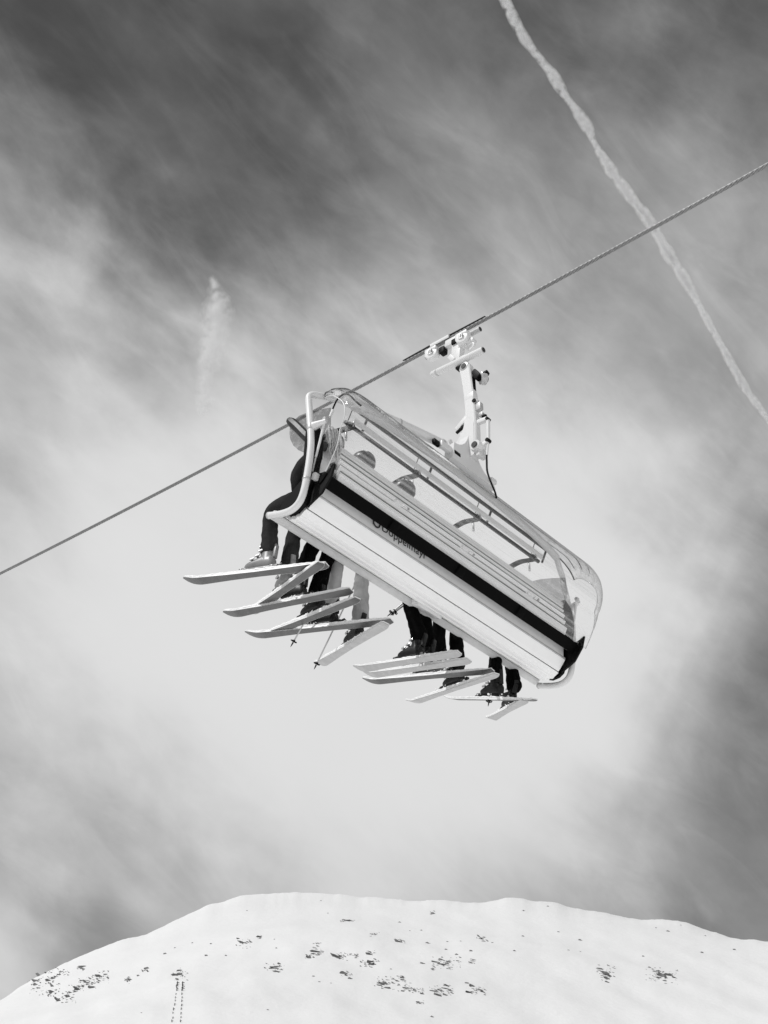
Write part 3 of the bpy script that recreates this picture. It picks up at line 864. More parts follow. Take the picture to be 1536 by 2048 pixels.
# black cable arching over the left end of the bubble
tube_part('cable', M['black'], chair, spline([tuple(on(px, py, -1.93)) for px, py in ((664, 822), (668, 812), (674, 800), (683, 791), (692, 787.5), (701, 792), (712, 803), (722, 811))], 5), 0.0085, 8)
tube_part('cable_sleeve', M['white'], chair, [tuple(on(660, 834, -1.95)), tuple(on(666, 820, -1.94))], 0.015, 10)
part('bubble_peak', M['white'], chair, lambda bm: prism_x(bm, [(-0.60, 1.31), (-0.74, 1.215), (-0.70, 1.20), (-0.58, 1.26)], -1.92, -1.60))

# ---- cross beam and hanger
BEAM = [(-1.76, -0.565, 1.322), (-1.5, -0.60, 1.335), (-1.1, -0.625, 1.355), (-0.6, -0.64, 1.375), (0, -0.65, 1.385)]
BEAM = BEAM + [(-x, y, z) for x, y, z in reversed(BEAM[:-1])]
cb = part('cross_beam', M['white'], chair, lambda bm: tube(bm, spline(BEAM, 5), 0.042, 16))
ac = part('drive_tube', M['white'], chair, lambda bm: tube(bm, spline([(-1.70, -0.625, 1.318), (-1.3, -0.648, 1.385), (-0.9, -0.668, 1.468), (-0.36, -0.69, 1.575)], 6), 0.050, 18))
part('tube_ring', M['galv'], ac, lambda bm: lathe(bm, [(0.053, -0.014), (0.055, 0.0), (0.053, 0.014)], (-0.40, -0.688, 1.567), (1, -0.04, 0.2), 18))
part('tube_bore', M['black'], ac, lambda bm: lathe(bm, [(0.034, 0.0), (0.034, 0.006)], (-0.36, -0.69, 1.575), (1, -0.04, 0.2), 18))
part('tube_ring', M['galv'], ac, lambda bm: lathe(bm, [(0.053, -0.010), (0.054, 0.0), (0.053, 0.010)], (-1.05, -0.661, 1.437), (1, -0.04, 0.2), 18))
RX0 = Matrix.Rotation(0.12, 3, 'X')
def hanger_mesh(bm):
    # box column with a rounded taper
    secs = [(1.58, -0.755, 0.20, 0.085), (1.68, -0.775, 0.17, 0.085), (1.80, -0.795, 0.145, 0.082), (1.95, -0.808, 0.130, 0.080), (2.20, -0.808, 0.122, 0.078), (2.40, -0.802, 0.118, 0.076),
            (2.62, -0.788, 0.120, 0.076), (2.80, -0.772, 0.126, 0.078), (2.90, -0.762, 0.13, 0.08)]
    rings = []
    for z, y, dy, dx in secs:
        b = 0.012; dy *= 1.12; dx *= 1.15
        pts = [(-dx / 2 + b, -dy / 2), (dx / 2 - b, -dy / 2), (dx / 2, -dy / 2 + b), (dx / 2, dy / 2 - b), (dx / 2 - b, dy / 2), (-dx / 2 + b, dy / 2), (-dx / 2, dy / 2 - b), (-dx / 2, -dy / 2 + b)]
        rings.append([bm.verts.new((px, y + py, z)) for px, py in pts])
    for a, b in zip(rings, rings[1:]):
        for k in range(8): bm.faces.new((a[k], a[(k + 1) % 8], b[(k + 1) % 8], b[k]))
    bm.faces.new(rings[0][::-1]); bm.faces.new(rings[-1])
hg = part('hanger', M['white'], chair, hanger_mesh)
def gusset(bm):
    n = 10
    right = [(0.040 + 0.30 * (1 - math.cos(a)) ** 1.0, 1.86 - 0.42 * math.sin(a)) for a in np.linspace(0, R_(90), n)]
    left = [(-0.040 - 0.26 * (1 - math.cos(a)), 1.96 - 0.36 * math.sin(a)) for a in np.linspace(0, R_(90), n)]
    poly = left[::-1] + right + [(0.38, 1.37), (-0.34, 1.37)]
    prism_y(bm, poly, -0.78, -0.66)
part('gusset', M['white'], hg, gusset)
def foot(bm):
    arc = [(-0.735 + 0.29 * (1 - math.cos(a)), 2.10 - 0.30 * math.sin(a)) for a in np.linspace(0, R_(90), 12)]
    prism_x(bm, arc + [(-0.44, 1.62), (-0.70, 1.56), (-0.84, 1.56), (-0.86, 2.0), (-0.80, 2.10)], -0.052, 0.052)
part('hanger_foot', M['white'], hg, foot)
part('hanger_collar', M['white'], hg, lambda bm: box(bm, (0, -0.803, 2.415), (0.088, 0.132, 0.10), None, 0.012))
part('shade_strip', M['black'], hg, lambda bm: prism_x(bm, [(-0.858, 2.46), (-0.862, 2.47), (-0.862, 2.68), (-0.855, 2.70), (-0.845, 2.70), (-0.848, 2.46)], -0.024, 0.024))  # black strip stands in for the shading on the hanger's back face
bbox_part('head_gap_shade', M['black'], hg, (0.0, -0.70, 2.955), (0.075, 0.13, 0.035), RX0, 0.006)  # black bar put in as the shadow under the grip head
# things bolted to the hanger
part('step_bracket', M['white'], hg, lambda bm: (box(bm, (-0.02, -0.685, 2.10), (0.05, 0.20, 0.07), Matrix.Rotation(-0.55, 3, 'X'), 0.015),))
part('step_bolt', M['black'], hg, lambda bm: (box(bm, (-0.03, -0.65, 2.02), (0.03, 0.10, 0.025), Matrix.Rotation(-0.3, 3, 'X'), 0.006), box(bm, (-0.03, -0.70, 2.035), (0.04, 0.03, 0.04), None, 0.008)))
part('valve_block', M['galv'], hg, lambda bm: (box(bm, (0.0, -0.91, 2.22), (0.06, 0.07, 0.10), None, 0.012), box(bm, (0.01, -0.93, 2.10), (0.05, 0.05, 0.05), None, 0.01), lathe(bm, [(0.028, -0.03), (0.03, 0.0), (0.028, 0.03)], (0.0, -0.885, 2.30), (1, 0, 0), 12)))
part('valve_knob', M['black'], hg, lambda bm: (lathe(bm, [(0.022, -0.02), (0.025, 0.0), (0.018, 0.03)], (0.0, -0.965, 2.05), (0.3, -1, 0), 12), lathe(bm, [(0.024, -0.006), (0.024, 0.006)], (-0.045, -0.875, 2.31), (1, 0, 0), 12)))
part('damper_bracket', M['white'], hg, lambda bm: (box(bm, (0.0, -0.94, 2.0), (0.05, 0.16, 0.05), Matrix.Rotation(0.2, 3, 'X'), 0.012), box(bm, (0.0, -0.93, 1.66), (0.05, 0.14, 0.05), Matrix.Rotation(-0.2, 3, 'X'), 0.012)))
tube_part('damper', M['white'], hg, [(0, -1.015, 1.96), (0, -1.0, 1.70)], 0.022, 12)
tube_part('damper_tube', M['white'], hg, [(0, -0.995, 1.66), (0, -0.972, 1.50)], 0.012, 10)
part('damper_joint', M['black'], hg, lambda bm: (lathe(bm, [(0.022, -0.03), (0.024, 0), (0.022, 0.03)], (0, -1.0, 1.685), (1, 0, 0), 12), lathe(bm, [(0.018, -0.03), (0.02, 0), (0.018, 0.03)], (0, -1.015, 1.98), (1, 0, 0), 12)))
tube_part('hydraulic_hose', M['black'], hg, spline([(0, -0.968, 1.51), (0.0, -0.962, 1.40), (0, -0.964, 1.27), (0.02, -0.99, 1.12), (0.06, -1.0, 1.02), (0.12, -0.97, 1.0)], 6), 0.0105, 8)
tube_part('hydraulic_hose', M['rail'], hg, spline([(0.02, -0.90, 1.66), (0.03, -0.93, 1.58), (0.06, -0.925, 1.48), (0.10, -0.88, 1.40)], 6), 0.008, 8)
part('pivot_housing', M['white'], hg, lambda bm: (lathe(bm, [(0.06, -0.07), (0.066, -0.06), (0.066, 0.06), (0.06, 0.07)], (0.0, -0.87, 1.66), (1, 0, 0), 18), box(bm, (0.02, -0.88, 1.58), (0.12, 0.05, 0.10), None, 0.012)))
part('pivot_washer', M['dark'], hg, lambda bm: lathe(bm, [(0.036, -0.006), (0.036, 0.006)], (-0.078, -0.87, 1.66), (1, 0, 0), 18))
bbox_part('beam_box', M['white'], cb, (-0.40, -0.74, 1.485), (0.17, 0.05, 0.085), None, 0.012)
bbox_part('beam_socket', M['black'], cb, (-0.55, -0.735, 1.455), (0.09, 0.04, 0.065), None, 0.01)
bbox_part('beam_socket', M['black'], cb, (-0.255, -0.765, 1.47), (0.10, 0.04, 0.05), None, 0.01)
part('beam_lug', M['rail'], cb, lambda bm: box(bm, (-0.27, -0.73, 1.58), (0.035, 0.03, 0.17), Matrix.Rotation(-0.5, 3, 'Y'), 0.008))
part('beam_clevis', M['white'], cb, lambda bm: box(bm, (0.30, -0.80, 1.42), (0.09, 0.06, 0.06), None, 0.014))

# ---- grip on the rope
sl = math.atan(0.095)
RX = Matrix.Rotation(sl, 3, 'X')
grip = part('grip', M['white'], hg, lambda bm: (box(bm, (0.0, -0.655, 3.22), (0.09, 0.13, 0.34), Matrix.Rotation(0.10, 3, 'X'), 0.015), box(bm, (-0.005, -0.60, 3.42), (0.08, 0.20, 0.10), RX, 0.015), box(bm, (-0.01, -0.80, 3.25), (0.08, 0.22, 0.05), RX, 0.012)))
# white sleeve clamped over the rope, with tapering dark tongues before and behind
def half_pipe(bm, y0, y1, r0, r1, a0, a1, t=0.012, n=12, dz=0.0):
    def ring(y, r):
        return [(math.cos(a) * r, math.sin(a) * r) for a in np.linspace(a0, a1, n)]
    outs = []
    for y, r in ((y0, r0), (y1, r1)):
        o_ = [bm.verts.new((x, y, rope_z(y) + z + dz)) for x, z in ring(y, r + t)]
        i_ = [bm.verts.new((x, y, rope_z(y) + z + dz)) for x, z in ring(y, r)]
        outs.append((o_, i_))
    (o0, i0), (o1, i1) = outs
    for k in range(n - 1):
        bm.faces.new((o0[k], o0[k + 1], o1[k + 1], o1[k]))
        bm.faces.new((i0[k], i1[k], i1[k + 1], i0[k + 1]))
        bm.faces.new((o0[k], i0[k], i0[k + 1], o0[k + 1]))
        bm.faces.new((o1[k], o1[k + 1], i1[k + 1], i1[k]))
    for k in (0, -1):
        bm.faces.new((o0[k], o1[k], i1[k], i0[k]))
part('rope_clamp', M['white'], grip, lambda bm: half_pipe(bm, -0.565, -0.285, 0.034, 0.034, R_(-5), R_(205), 0.016))
part('clamp_tongue', M['dark'], grip, lambda bm: half_pipe(bm, -0.285, 0.16, 0.034, 0.029, R_(40), R_(140), 0.010))
part('clamp_tongue', M['dark'], grip, lambda bm: half_pipe(bm, -1.08, -0.565, 0.029, 0.034, R_(40), R_(140), 0.010))
for y, z in ((-0.335, 3.355), (-0.790, 3.300)):
    ro = part('guide_roller', M['white'], grip, lambda bm: (lathe(bm, [(0.056, -0.045), (0.080, -0.04), (0.085, -0.02), (0.085, 0.02), (0.080, 0.04), (0.056, 0.045)], (-0.07, y, z), (1, 0.15, 0), 22), box(bm, (-0.07, y, z + 0.055), (0.09, 0.17, 0.05), RX, 0.015)))
    part('roller_hub', M['galv'], ro, lambda bm: (lathe(bm, [(0.040, -0.008), (0.040, 0.006)], (-0.119, y - 0.007, z), (1, 0.15, 0), 16),))
    part('roller_slot', M['dark'], ro, lambda bm: [box(bm, (-0.128, y - 0.012 + k * 0.022, z), (0.006, 0.010, 0.052), None, 0.002) for k in (-1, 0, 1)])
bbox_part('grip_gap', M['black'], grip, (-0.02, -0.66, 3.36), (0.10, 0.09, 0.07), RX, 0.01)  # solid black block stands in for shade between the grip parts
bbox_part('grip_gap', M['black'], grip, (-0.02, -0.46, 3.36), (0.08, 0.07, 0.09), RX, 0.01)  # second black block, likewise painted shade
bbox_part('grip_gap', M['rail'], grip, (-0.05, -0.60, 3.13), (0.03, 0.06, 0.12), Matrix.Rotation(-0.5, 3, 'X'), 0.006)
tube_part('guide_stub', M['galv'], grip, [(0, -0.86, 3.385), (0, -0.99, 3.372)], 0.032, 14)
part('stub_ring', M['dark'], grip, lambda bm: lathe(bm, [(0.026, 0.0), (0.026, 0.004)], (0, -0.991, 3.372), (0, -1, -0.1), 14))
tube_part('guide_stub', M['galv'], grip, [(0, -0.30, 3.44), (0, -0.18, 3.45)], 0.028, 14)
sp = tube_part('spring_cylinder', M['white'], grip, [(-0.03, -0.285, 3.085), (-0.03, -0.30, 3.084), (-0.03, -1.035, 2.985)], [0.034, 0.041, 0.041], 18)
part('cylinder_cap', M['galv'], sp, lambda bm: (lathe(bm, [(0.043, -0.01), (0.043, 0.01)], (-0.03, -0.365, 3.075), (0, 1, 0.136), 18), lathe(bm, [(0.034, 0.0), (0.034, 0.004)], (-0.03, -1.036, 2.985), (0, -1, -0.136), 18)))
part('cylinder_bore', M['dark'], sp, lambda bm: lathe(bm, [(0.028, 0.003), (0.028, 0.0055)], (-0.03, -1.038, 2.985), (0, -1, -0.136), 18))
part('head_joint', M['galv'], grip, lambda bm: (lathe(bm, [(0.055, -0.05), (0.062, -0.045), (0.062, 0.045), (0.055, 0.05)], (0, -0.765, 2.90), (1, 0, 0), 18), box(bm, (0, -0.72, 3.02), (0.07, 0.10, 0.16), Matrix.Rotation(0.3, 3, 'X'), 0.015)))
part('joint_shadow_gap', M['dark'], grip, lambda bm: lathe(bm, [(0.035, -0.004), (0.035, 0.004)], (-0.054, -0.765, 2.90), (1, 0, 0), 16))
part('link_ring', M['white'], grip, lambda bm: tube(bm, [(-0.02, -0.86 + 0.045 * math.cos(a), 3.17 + 0.045 * math.sin(a)) for a in np.linspace(0, 2 * math.pi, 20)], 0.016, 10, False))
wh = part('opening_roller', M['galv'], grip, lambda bm: lathe(bm, [(0.05, -0.035), (0.066, -0.03), (0.068, 0.0), (0.066, 0.03), (0.05, 0.035)], (0.06, -0.945, 2.66), (0.85, -0.5, 0.1), 24))
part('roller_arm', M['black'], grip, lambda bm: (box(bm, (0.02, -0.885, 2.73), (0.07, 0.085, 0.15), Matrix.Rotation(-0.5, 3, 'X'), 0.015), box(bm, (0.08, -0.97, 2.74), (0.06, 0.06, 0.06), Matrix.Rotation(0.4, 3, 'Y'), 0.012), lathe(bm, [(0.03, -0.05), (0.032, 0.05)], (0.06, -0.945, 2.66), (0.85, -0.5, 0.1), 12)))
bbox_part('roller_pin', M['steel'], grip, (0.02, -0.955, 2.70), (0.02, 0.03, 0.05), None, 0.006)

# ================================================================== SKIS
SKIS = [  # tip px, tail px, chair x under the boot, length, base tone, roll, rider, label
    ((362, 1167), (653, 1132), -1.92, 1.70, 'base', 0.10, 0, 'left ski of the rider nearest the left tube, snow along its top edge'),
    ((490, 1236), (642, 1129), -1.62, 1.70, 'base_dark', -0.02, 0, 'right ski of the leftmost rider, its tip hidden behind the ski below it'),
    ((443, 1234), (702, 1183), -1.43, 1.60, 'base', 0.10, 1, 'left ski of the second rider from the left, second long ski from the top'),
    ((522, 1277), (715, 1200), -1.18, 1.60, 'base_dark', 0.0, 1, 'right ski of the second rider, crossing under a lower ski near its tip'),
    ((486, 1275), (783, 1244), -0.98, 1.75, 'base', 0.06, 2, 'left ski of the rider in pale trousers, lowest long ski at left'),
    ((628, 1337), (771, 1250), -0.70, 1.75, 'base_light', 0.18, 2, 'right ski of the rider in pale trousers, light base pointing down to the left'),
    ((703, 1342), (918, 1308), 0.02, 1.62, 'base_light', 0.22, 3, 'upper of the two parallel pale skis below the middle of the chair'),
    ((724, 1354), (938, 1323), 0.24, 1.62, 'base_light', 0.16, 3, 'lower of the two parallel skis below the middle, its tail turned up'),
    ((722, 1367), (985, 1343), 0.55, 1.70, 'base_dark', 0.06, 4, 'long dark-based ski just under the pair of parallel pale skis'),
    ((812, 1411), (993, 1351), 0.78, 1.70, 'base_light', -0.02, 4, 'pale ski sloping down left from the tail of the long dark-based ski'),
    ((888, 1399), (1070, 1402), 1.36, 1.50, 'base_dark', -0.2, 5, 'level ski of the rightmost rider'),
    ((975, 1443), (1050, 1402), 1.64, 1.50, 'base_light', 0.2, 5, 'lowest ski of all, pale and pointing down left under the rightmost rider')]
def solve_ski(tip, tail, x, L, s=0.46):
    o = CHI @ CAM
    R3 = CHI.to_3x3()
    d1, d2 = np.array(R3 @ ray(*tip)), np.array(R3 @ ray(*tail))
    oc = np.array(o)
    def res(t):
        P1, P2 = oc + d1 * t[0], oc + d2 * t[1]
        Q = P2 * (1 - s) + P1 * s
        return np.array([np.linalg.norm(P1 - P2) - L, Q[0] - x])
    best = None
    for g in (-.9, -.5, .3, .6, .9):
        t = np.array([13.0 + g, 13.0 - g])
        for _ in range(60):
            r0 = res(t)
            J = np.stack([(res(t + 1e-5 * np.eye(2)[i]) - r0) / 1e-5 for i in range(2)], 1)
            try: t = t - np.linalg.solve(J, r0) * 0.6
            except Exception: break
        if np.abs(res(t)).max() < 1e-4:
            P1, P2 = oc + d1 * t[0], oc + d2 * t[1]
            if best is None or (P1 - P2)[1] > (best[0] - best[1])[1]: best = (P1, P2)
    P1, P2 = best
    return Vector(P1), Vector(P2), Vector(P2 * (1 - s) + P1 * s)
def ski_w(t):   # t 0 tail .. 1 tip
    w = np.interp(t, [0, .02, .06, .25, .46, .65, .86, .93, .97, .99, 1.0], [.036, .046, .050, .043, .038, .043, .056, .054, .042, .026, .006])
    return float(w)
def ski_z(t, L):
    tip = max(0.0, t - 0.86) * L
    tl = max(0.0, 0.03 - t) * L
    return 0.55 * tip ** 1.75 / 0.45 * 0.62 + tl * 0.25
def slab(bm, L, z0, z1, k=1.0, n=44, t0=0.0, t1=1.0, jag=0.0, seed=0):
    rings = []
    for i in range(n + 1):
        t = t0 + (t1 - t0) * i / n
        w = ski_w(t) * k
        y = (t - 0.46) * L
        zz = ski_z(t, L)
        a = z0(t); b = z1(t)
        j1 = j2 = 0.0
        if jag:
            j1 = jag * mnoise.noise((t * 40, seed * 1.7, 0.3)); j2 = jag * mnoise.noise((t * 40, seed * 1.7, 5.3))
            b += jag * 1.2 * max(-.6, mnoise.noise((t * 26, seed * 2.3, 9.1)))
        rings.append([bm.verts.new((-w + j1, y, zz + a)), bm.verts.new((w + j2, y, zz + a)), bm.verts.new((w * .94 + j2, y, zz + b)), bm.verts.new((-w * .94 + j1, y, zz + b))])
    for a, b in zip(rings, rings[1:]):
        for q in range(4): bm.faces.new((a[q], a[(q + 1) % 4], b[(q + 1) % 4], b[q]))
    bm.faces.new(rings[0][::-1]); bm.faces.new(rings[-1])
thick = lambda t: float(np.interp(t, [0, .1, .46, .85, 1], [.008, .012, .022, .011, .006]))
SKI_FRAMES = []
for i, (tip, tail, x, L, tone, roll, rider, label) in enumerate(SKIS):
    P1, P2, Q = solve_ski(tip, tail, x, L)
    ya = (P1 - P2).normalized()
    xa = ya.cross(Vector((0, 0, 1))).normalized()
    za = xa.cross(ya)
    mloc = Matrix((xa, ya, za)).transposed().to_4x4()
    mloc = Matrix.Translation(Q) @ mloc @ Matrix.Rotation(roll, 4, 'Y')
    SKI_FRAMES.append(mloc)
    sk = empty('ski', CH @ mloc)
    tag(sk, label, 'ski', 'skis on the riders\' feet')
    part('base', M[tone], sk, lambda bm: slab(bm, L, lambda t: 0.0, lambda t: 0.0035, 0.96), False)
    part('metal_edge', M['steel'], sk, lambda bm: slab(bm, L, lambda t: 0.0006, lambda t: 0.0032, 1.03), False)
    part('body', M['topsheet'], sk, lambda bm: slab(bm, L, lambda t: 0.0040, lambda t: 0.006 + thick(t), 0.985), False)
    snowh = lambda t: 0.006 + thick(t) + 0.0005
    dp = 0.020 if rider in (0, 1, 2) else 0.012
    part('snow_crust', M['snow'], sk, lambda bm: slab(bm, L, snowh, lambda t: snowh(t) + dp * float(np.interp(t, [0, .05, .3, .5, .75, .95, 1], [.2, .7, 1.0, 1.1, .9, .6, .15])), 0.97, 90, 0.01, 0.985, 0.006, i), True)
    part('toe_binding', M['dark'], sk, lambda bm: (box(bm, (0, 0.185, 0.05), (0.062, 0.07, 0.042), None, 0.01), box(bm, (0, 0.225, 0.04), (0.05, 0.05, 0.022), None, 0.008)))
    part('heel_binding', M['dark'], sk, lambda bm: (box(bm, (0, -0.19, 0.055), (0.058, 0.08, 0.05), None, 0.01), box(bm, (0, -0.235, 0.07), (0.04, 0.07, 0.02), Matrix.Rotation(-0.4, 3, 'X'), 0.006)))
    def lumps(bm, i=i):
        rr = random.Random(i * 5 + 2)
        for k in range(16):
            s = rr.uniform(0.006, 0.017)
            g = bmesh.ops.create_icosphere(bm, subdivisions=1, radius=s)
            c = Vector((rr.choice((-1, 1)) * rr.uniform(0.01, 0.036), rr.uniform(-0.30, 0.30), 0.042 + rr.uniform(0, 0.02)))
            for v in g['verts']: v.co = c + v.co * (1 + 0.5 * mnoise.noise(v.co * 90 + c * 20))
    part('snow_clumps', M['snow'], sk, lumps, True, True)

# ================================================================== RIDERS
def skin_mesh(name, verts, edges, radii, root=0, sub=2):
    me = bpy.data.meshes.new(name)
    me.from_pydata([tuple(v) for v in verts], edges, [])
    o = bpy.data.objects.new(name, me); COL.objects.link(o)
    sm = o.modifiers.new('skin', 'SKIN'); sm.use_smooth_shade = True
    for i, r in enumerate(radii):
        sv = me.skin_vertices[0].data[i]
        sv.radius = (r, r) if not isinstance(r, tuple) else r
        sv.use_root = (i == root)
    su = o.modifiers.new('sub', 'SUBSURF'); su.levels = sub; su.render_levels = sub
    dg = bpy.context.evaluated_depsgraph_get(); dg.update()
    m2 = bpy.data.meshes.new_from_object(o.evaluated_get(dg))
    bpy.data.objects.remove(o)
    m2.name = name
    return m2
class Chain:
    def __init__(s): s.v, s.e, s.r = [], [], []
    def add(s, p, r, parent=None):
        s.v.append(Vector(p)); s.r.append(r)
        if parent is not None: s.e.append((parent, len(s.v) - 1))
        return len(s.v) - 1
    def mesh(s, name, sub=2): return skin_mesh(name, s.v, s.e, s.r, 0, sub)

def boot_parts():
    """one boot in the ski's frame: shell, cuff, sole; buckles apart"""
    bm = bmesh.new()
    def loft(rings):
        rr = [[bm.verts.new(p) for p in r] for r in rings]
        n = len(rr[0])
        for a, b in zip(rr, rr[1:]):
            for k in range(n): bm.faces.new((a[k], a[(k + 1) % n], b[(k + 1) % n], b[k]))
        bm.faces.new(rr[0][::-1]); bm.faces.new(rr[-1])
    rings = []
    for y, w, z0, z1 in ((-.158, .030, .066, .12), (-.15, .040, .06, .16), (-.11, .048, .058, .20), (-.04, .050, .058, .205), (.02, .051, .058, .18), (.07, .054, .058, .148), (.11, .053, .058, .128), (.14, .045, .06, .112), (.158, .03, .066, .098)):
        ring = []
        for k in range(14):
            a = 2 * math.pi * k / 14
            cx, cz = math.cos(a), math.sin(a)
            sx = math.copysign(abs(cx) ** 0.7, cx); sz = math.copysign(abs(cz) ** 0.7, cz)
            ring.append((sx * w, y, (z0 + z1) / 2 + sz * (z1 - z0) / 2))
        rings.append(ring)
    loft(rings)
    rings = []
    for t, rx, ry in ((0, .050, .074), (.25, .050, .070), (.6, .050, .064), (.9, .052, .064), (1.0, .048, .060)):
        c = Vector((0, -.062 + .045 * t, .13 + .21 * t))
        rings.append([(c.x + rx * math.cos(2 * math.pi * k / 16), c.y + ry * math.sin(2 * math.pi * k / 16), c.z - 0.02 * math.sin(2 * math.pi * k / 16)) for k in range(16)])
    loft(rings)
    box(bm, (0, 0.155, 0.058), (0.066, 0.05, 0.026), None, 0.006)
    box(bm, (0, -0.155, 0.060), (0.066, 0.04, 0.030), None, 0.006)
    box(bm, (0, 0.0, 0.052), (0.075, 0.30, 0.016), None, 0.005)
    box(bm, (0, -0.125, 0.25), (0.05, 0.03, 0.16), Matrix.Rotation(-0.2, 3, 'X'), 0.01)
    bmesh.ops.recalc_face_normals(bm, faces=bm.faces)
    me = bpy.data.meshes.new('boot'); bm.to_mesh(me); bm.free()
    bks = []
    for y, z, rz in ((.085, .145, .25), (.035, .18, .3), (.018, .235, .05), (.024, .285, .05)):
        b = bmesh.new()
        box(b, (0, y, z), (0.105, 0.022, 0.012), Matrix.Rotation(-0.5, 3, 'X'), 0.003)
        box(b, (-0.058, y - 0.01, z), (0.014, 0.05, 0.02), Matrix.Rotation(-0.3, 3, 'X'), 0.004)
        m2 = bpy.data.meshes.new('buckle'); b.to_mesh(m2); b.free(); m2.materials.append(M['buckle'])
        bks.append(m2)
    return me, bks
BOOT, BUCKLES = boot_parts()
BOOT.polygons.foreach_set('use_smooth', [True] * len(BOOT.polygons))
BOOT.set_sharp_from_angle(angle=R_(45))
BOOT_L = BOOT.copy(); BOOT.materials.append(M['boot']); BOOT_L.materials.append(M['boot_light'])

def glove_mesh():
    c = Chain()
    w = c.add((0, -0.05, 0), 0.040)
    p = c.add((0, 0.0, 0), 0.042, w)
    k = c.add((0, 0.05, 0.0), 0.042, p)
    for dx, l in ((-0.034, .072), (-0.011, .084), (0.012, .078), (0.034, .060)):
        a = c.add((dx, 0.088, -0.004), 0.0125, k)
        b = c.add((dx * 1.05, 0.088 + l * .5, -0.022), 0.0115, a)
        c.add((dx * 1.05, 0.088 + l * .6, -0.060), 0.010, b)
    a = c.add((-0.058, 0.02, -0.008), 0.0145, p)
    b = c.add((-0.068, 0.055, -0.028), 0.0125, a)
    c.add((-0.048, 0.078, -0.048), 0.011, b)
    return c.mesh('glove', 1)
GLOVE = glove_mesh(); GLOVE.materials.clear(); GLOVE.materials.append(CLOTH['black'])
GLOVE.polygons.foreach_set('use_smooth', [True] * len(GLOVE.polygons))

RIDERS = [  # x, ski indices, trousers, jacket, head (x, y, z), boots, label
    (-1.76, (0, 1), 'slate', 'slate', (-1.62, -0.27, 0.97), BOOT_L, 'person in dark grey trousers with long fair hair, sitting beside the left tube'),
    (-1.30, (2, 3), 'black', 'coal', (-1.18, -0.28, 1.00), BOOT, 'person in black trousers and dark helmet, second rider from the left'),
    (-0.91, (4, 5), 'pale', 'grey', (-0.57, -0.28, 1.00), BOOT, 'person in pale grey trousers, third rider from the left'),
    (0.03, (6, 7), 'ink', 'coal', (0.12, -0.06, 0.93), BOOT, 'person in black trousers sitting right of the gap in the middle of the seat'),
    (0.585, (8, 9), 'coal', 'ink', (0.60, -0.04, 0.92), BOOT, 'person in black trousers, second rider from the right'),
    (1.535, (10, 11), 'black', 'ink', (1.52, -0.06, 0.90), BOOT, 'person in black trousers, rightmost rider with a gap on either side')]
KNEES = [(-1.95, -1.62), (-1.40, -1.20), (-1.08, -0.74), (-0.06, 0.18), (0.45, 0.72), (1.40, 1.67)]
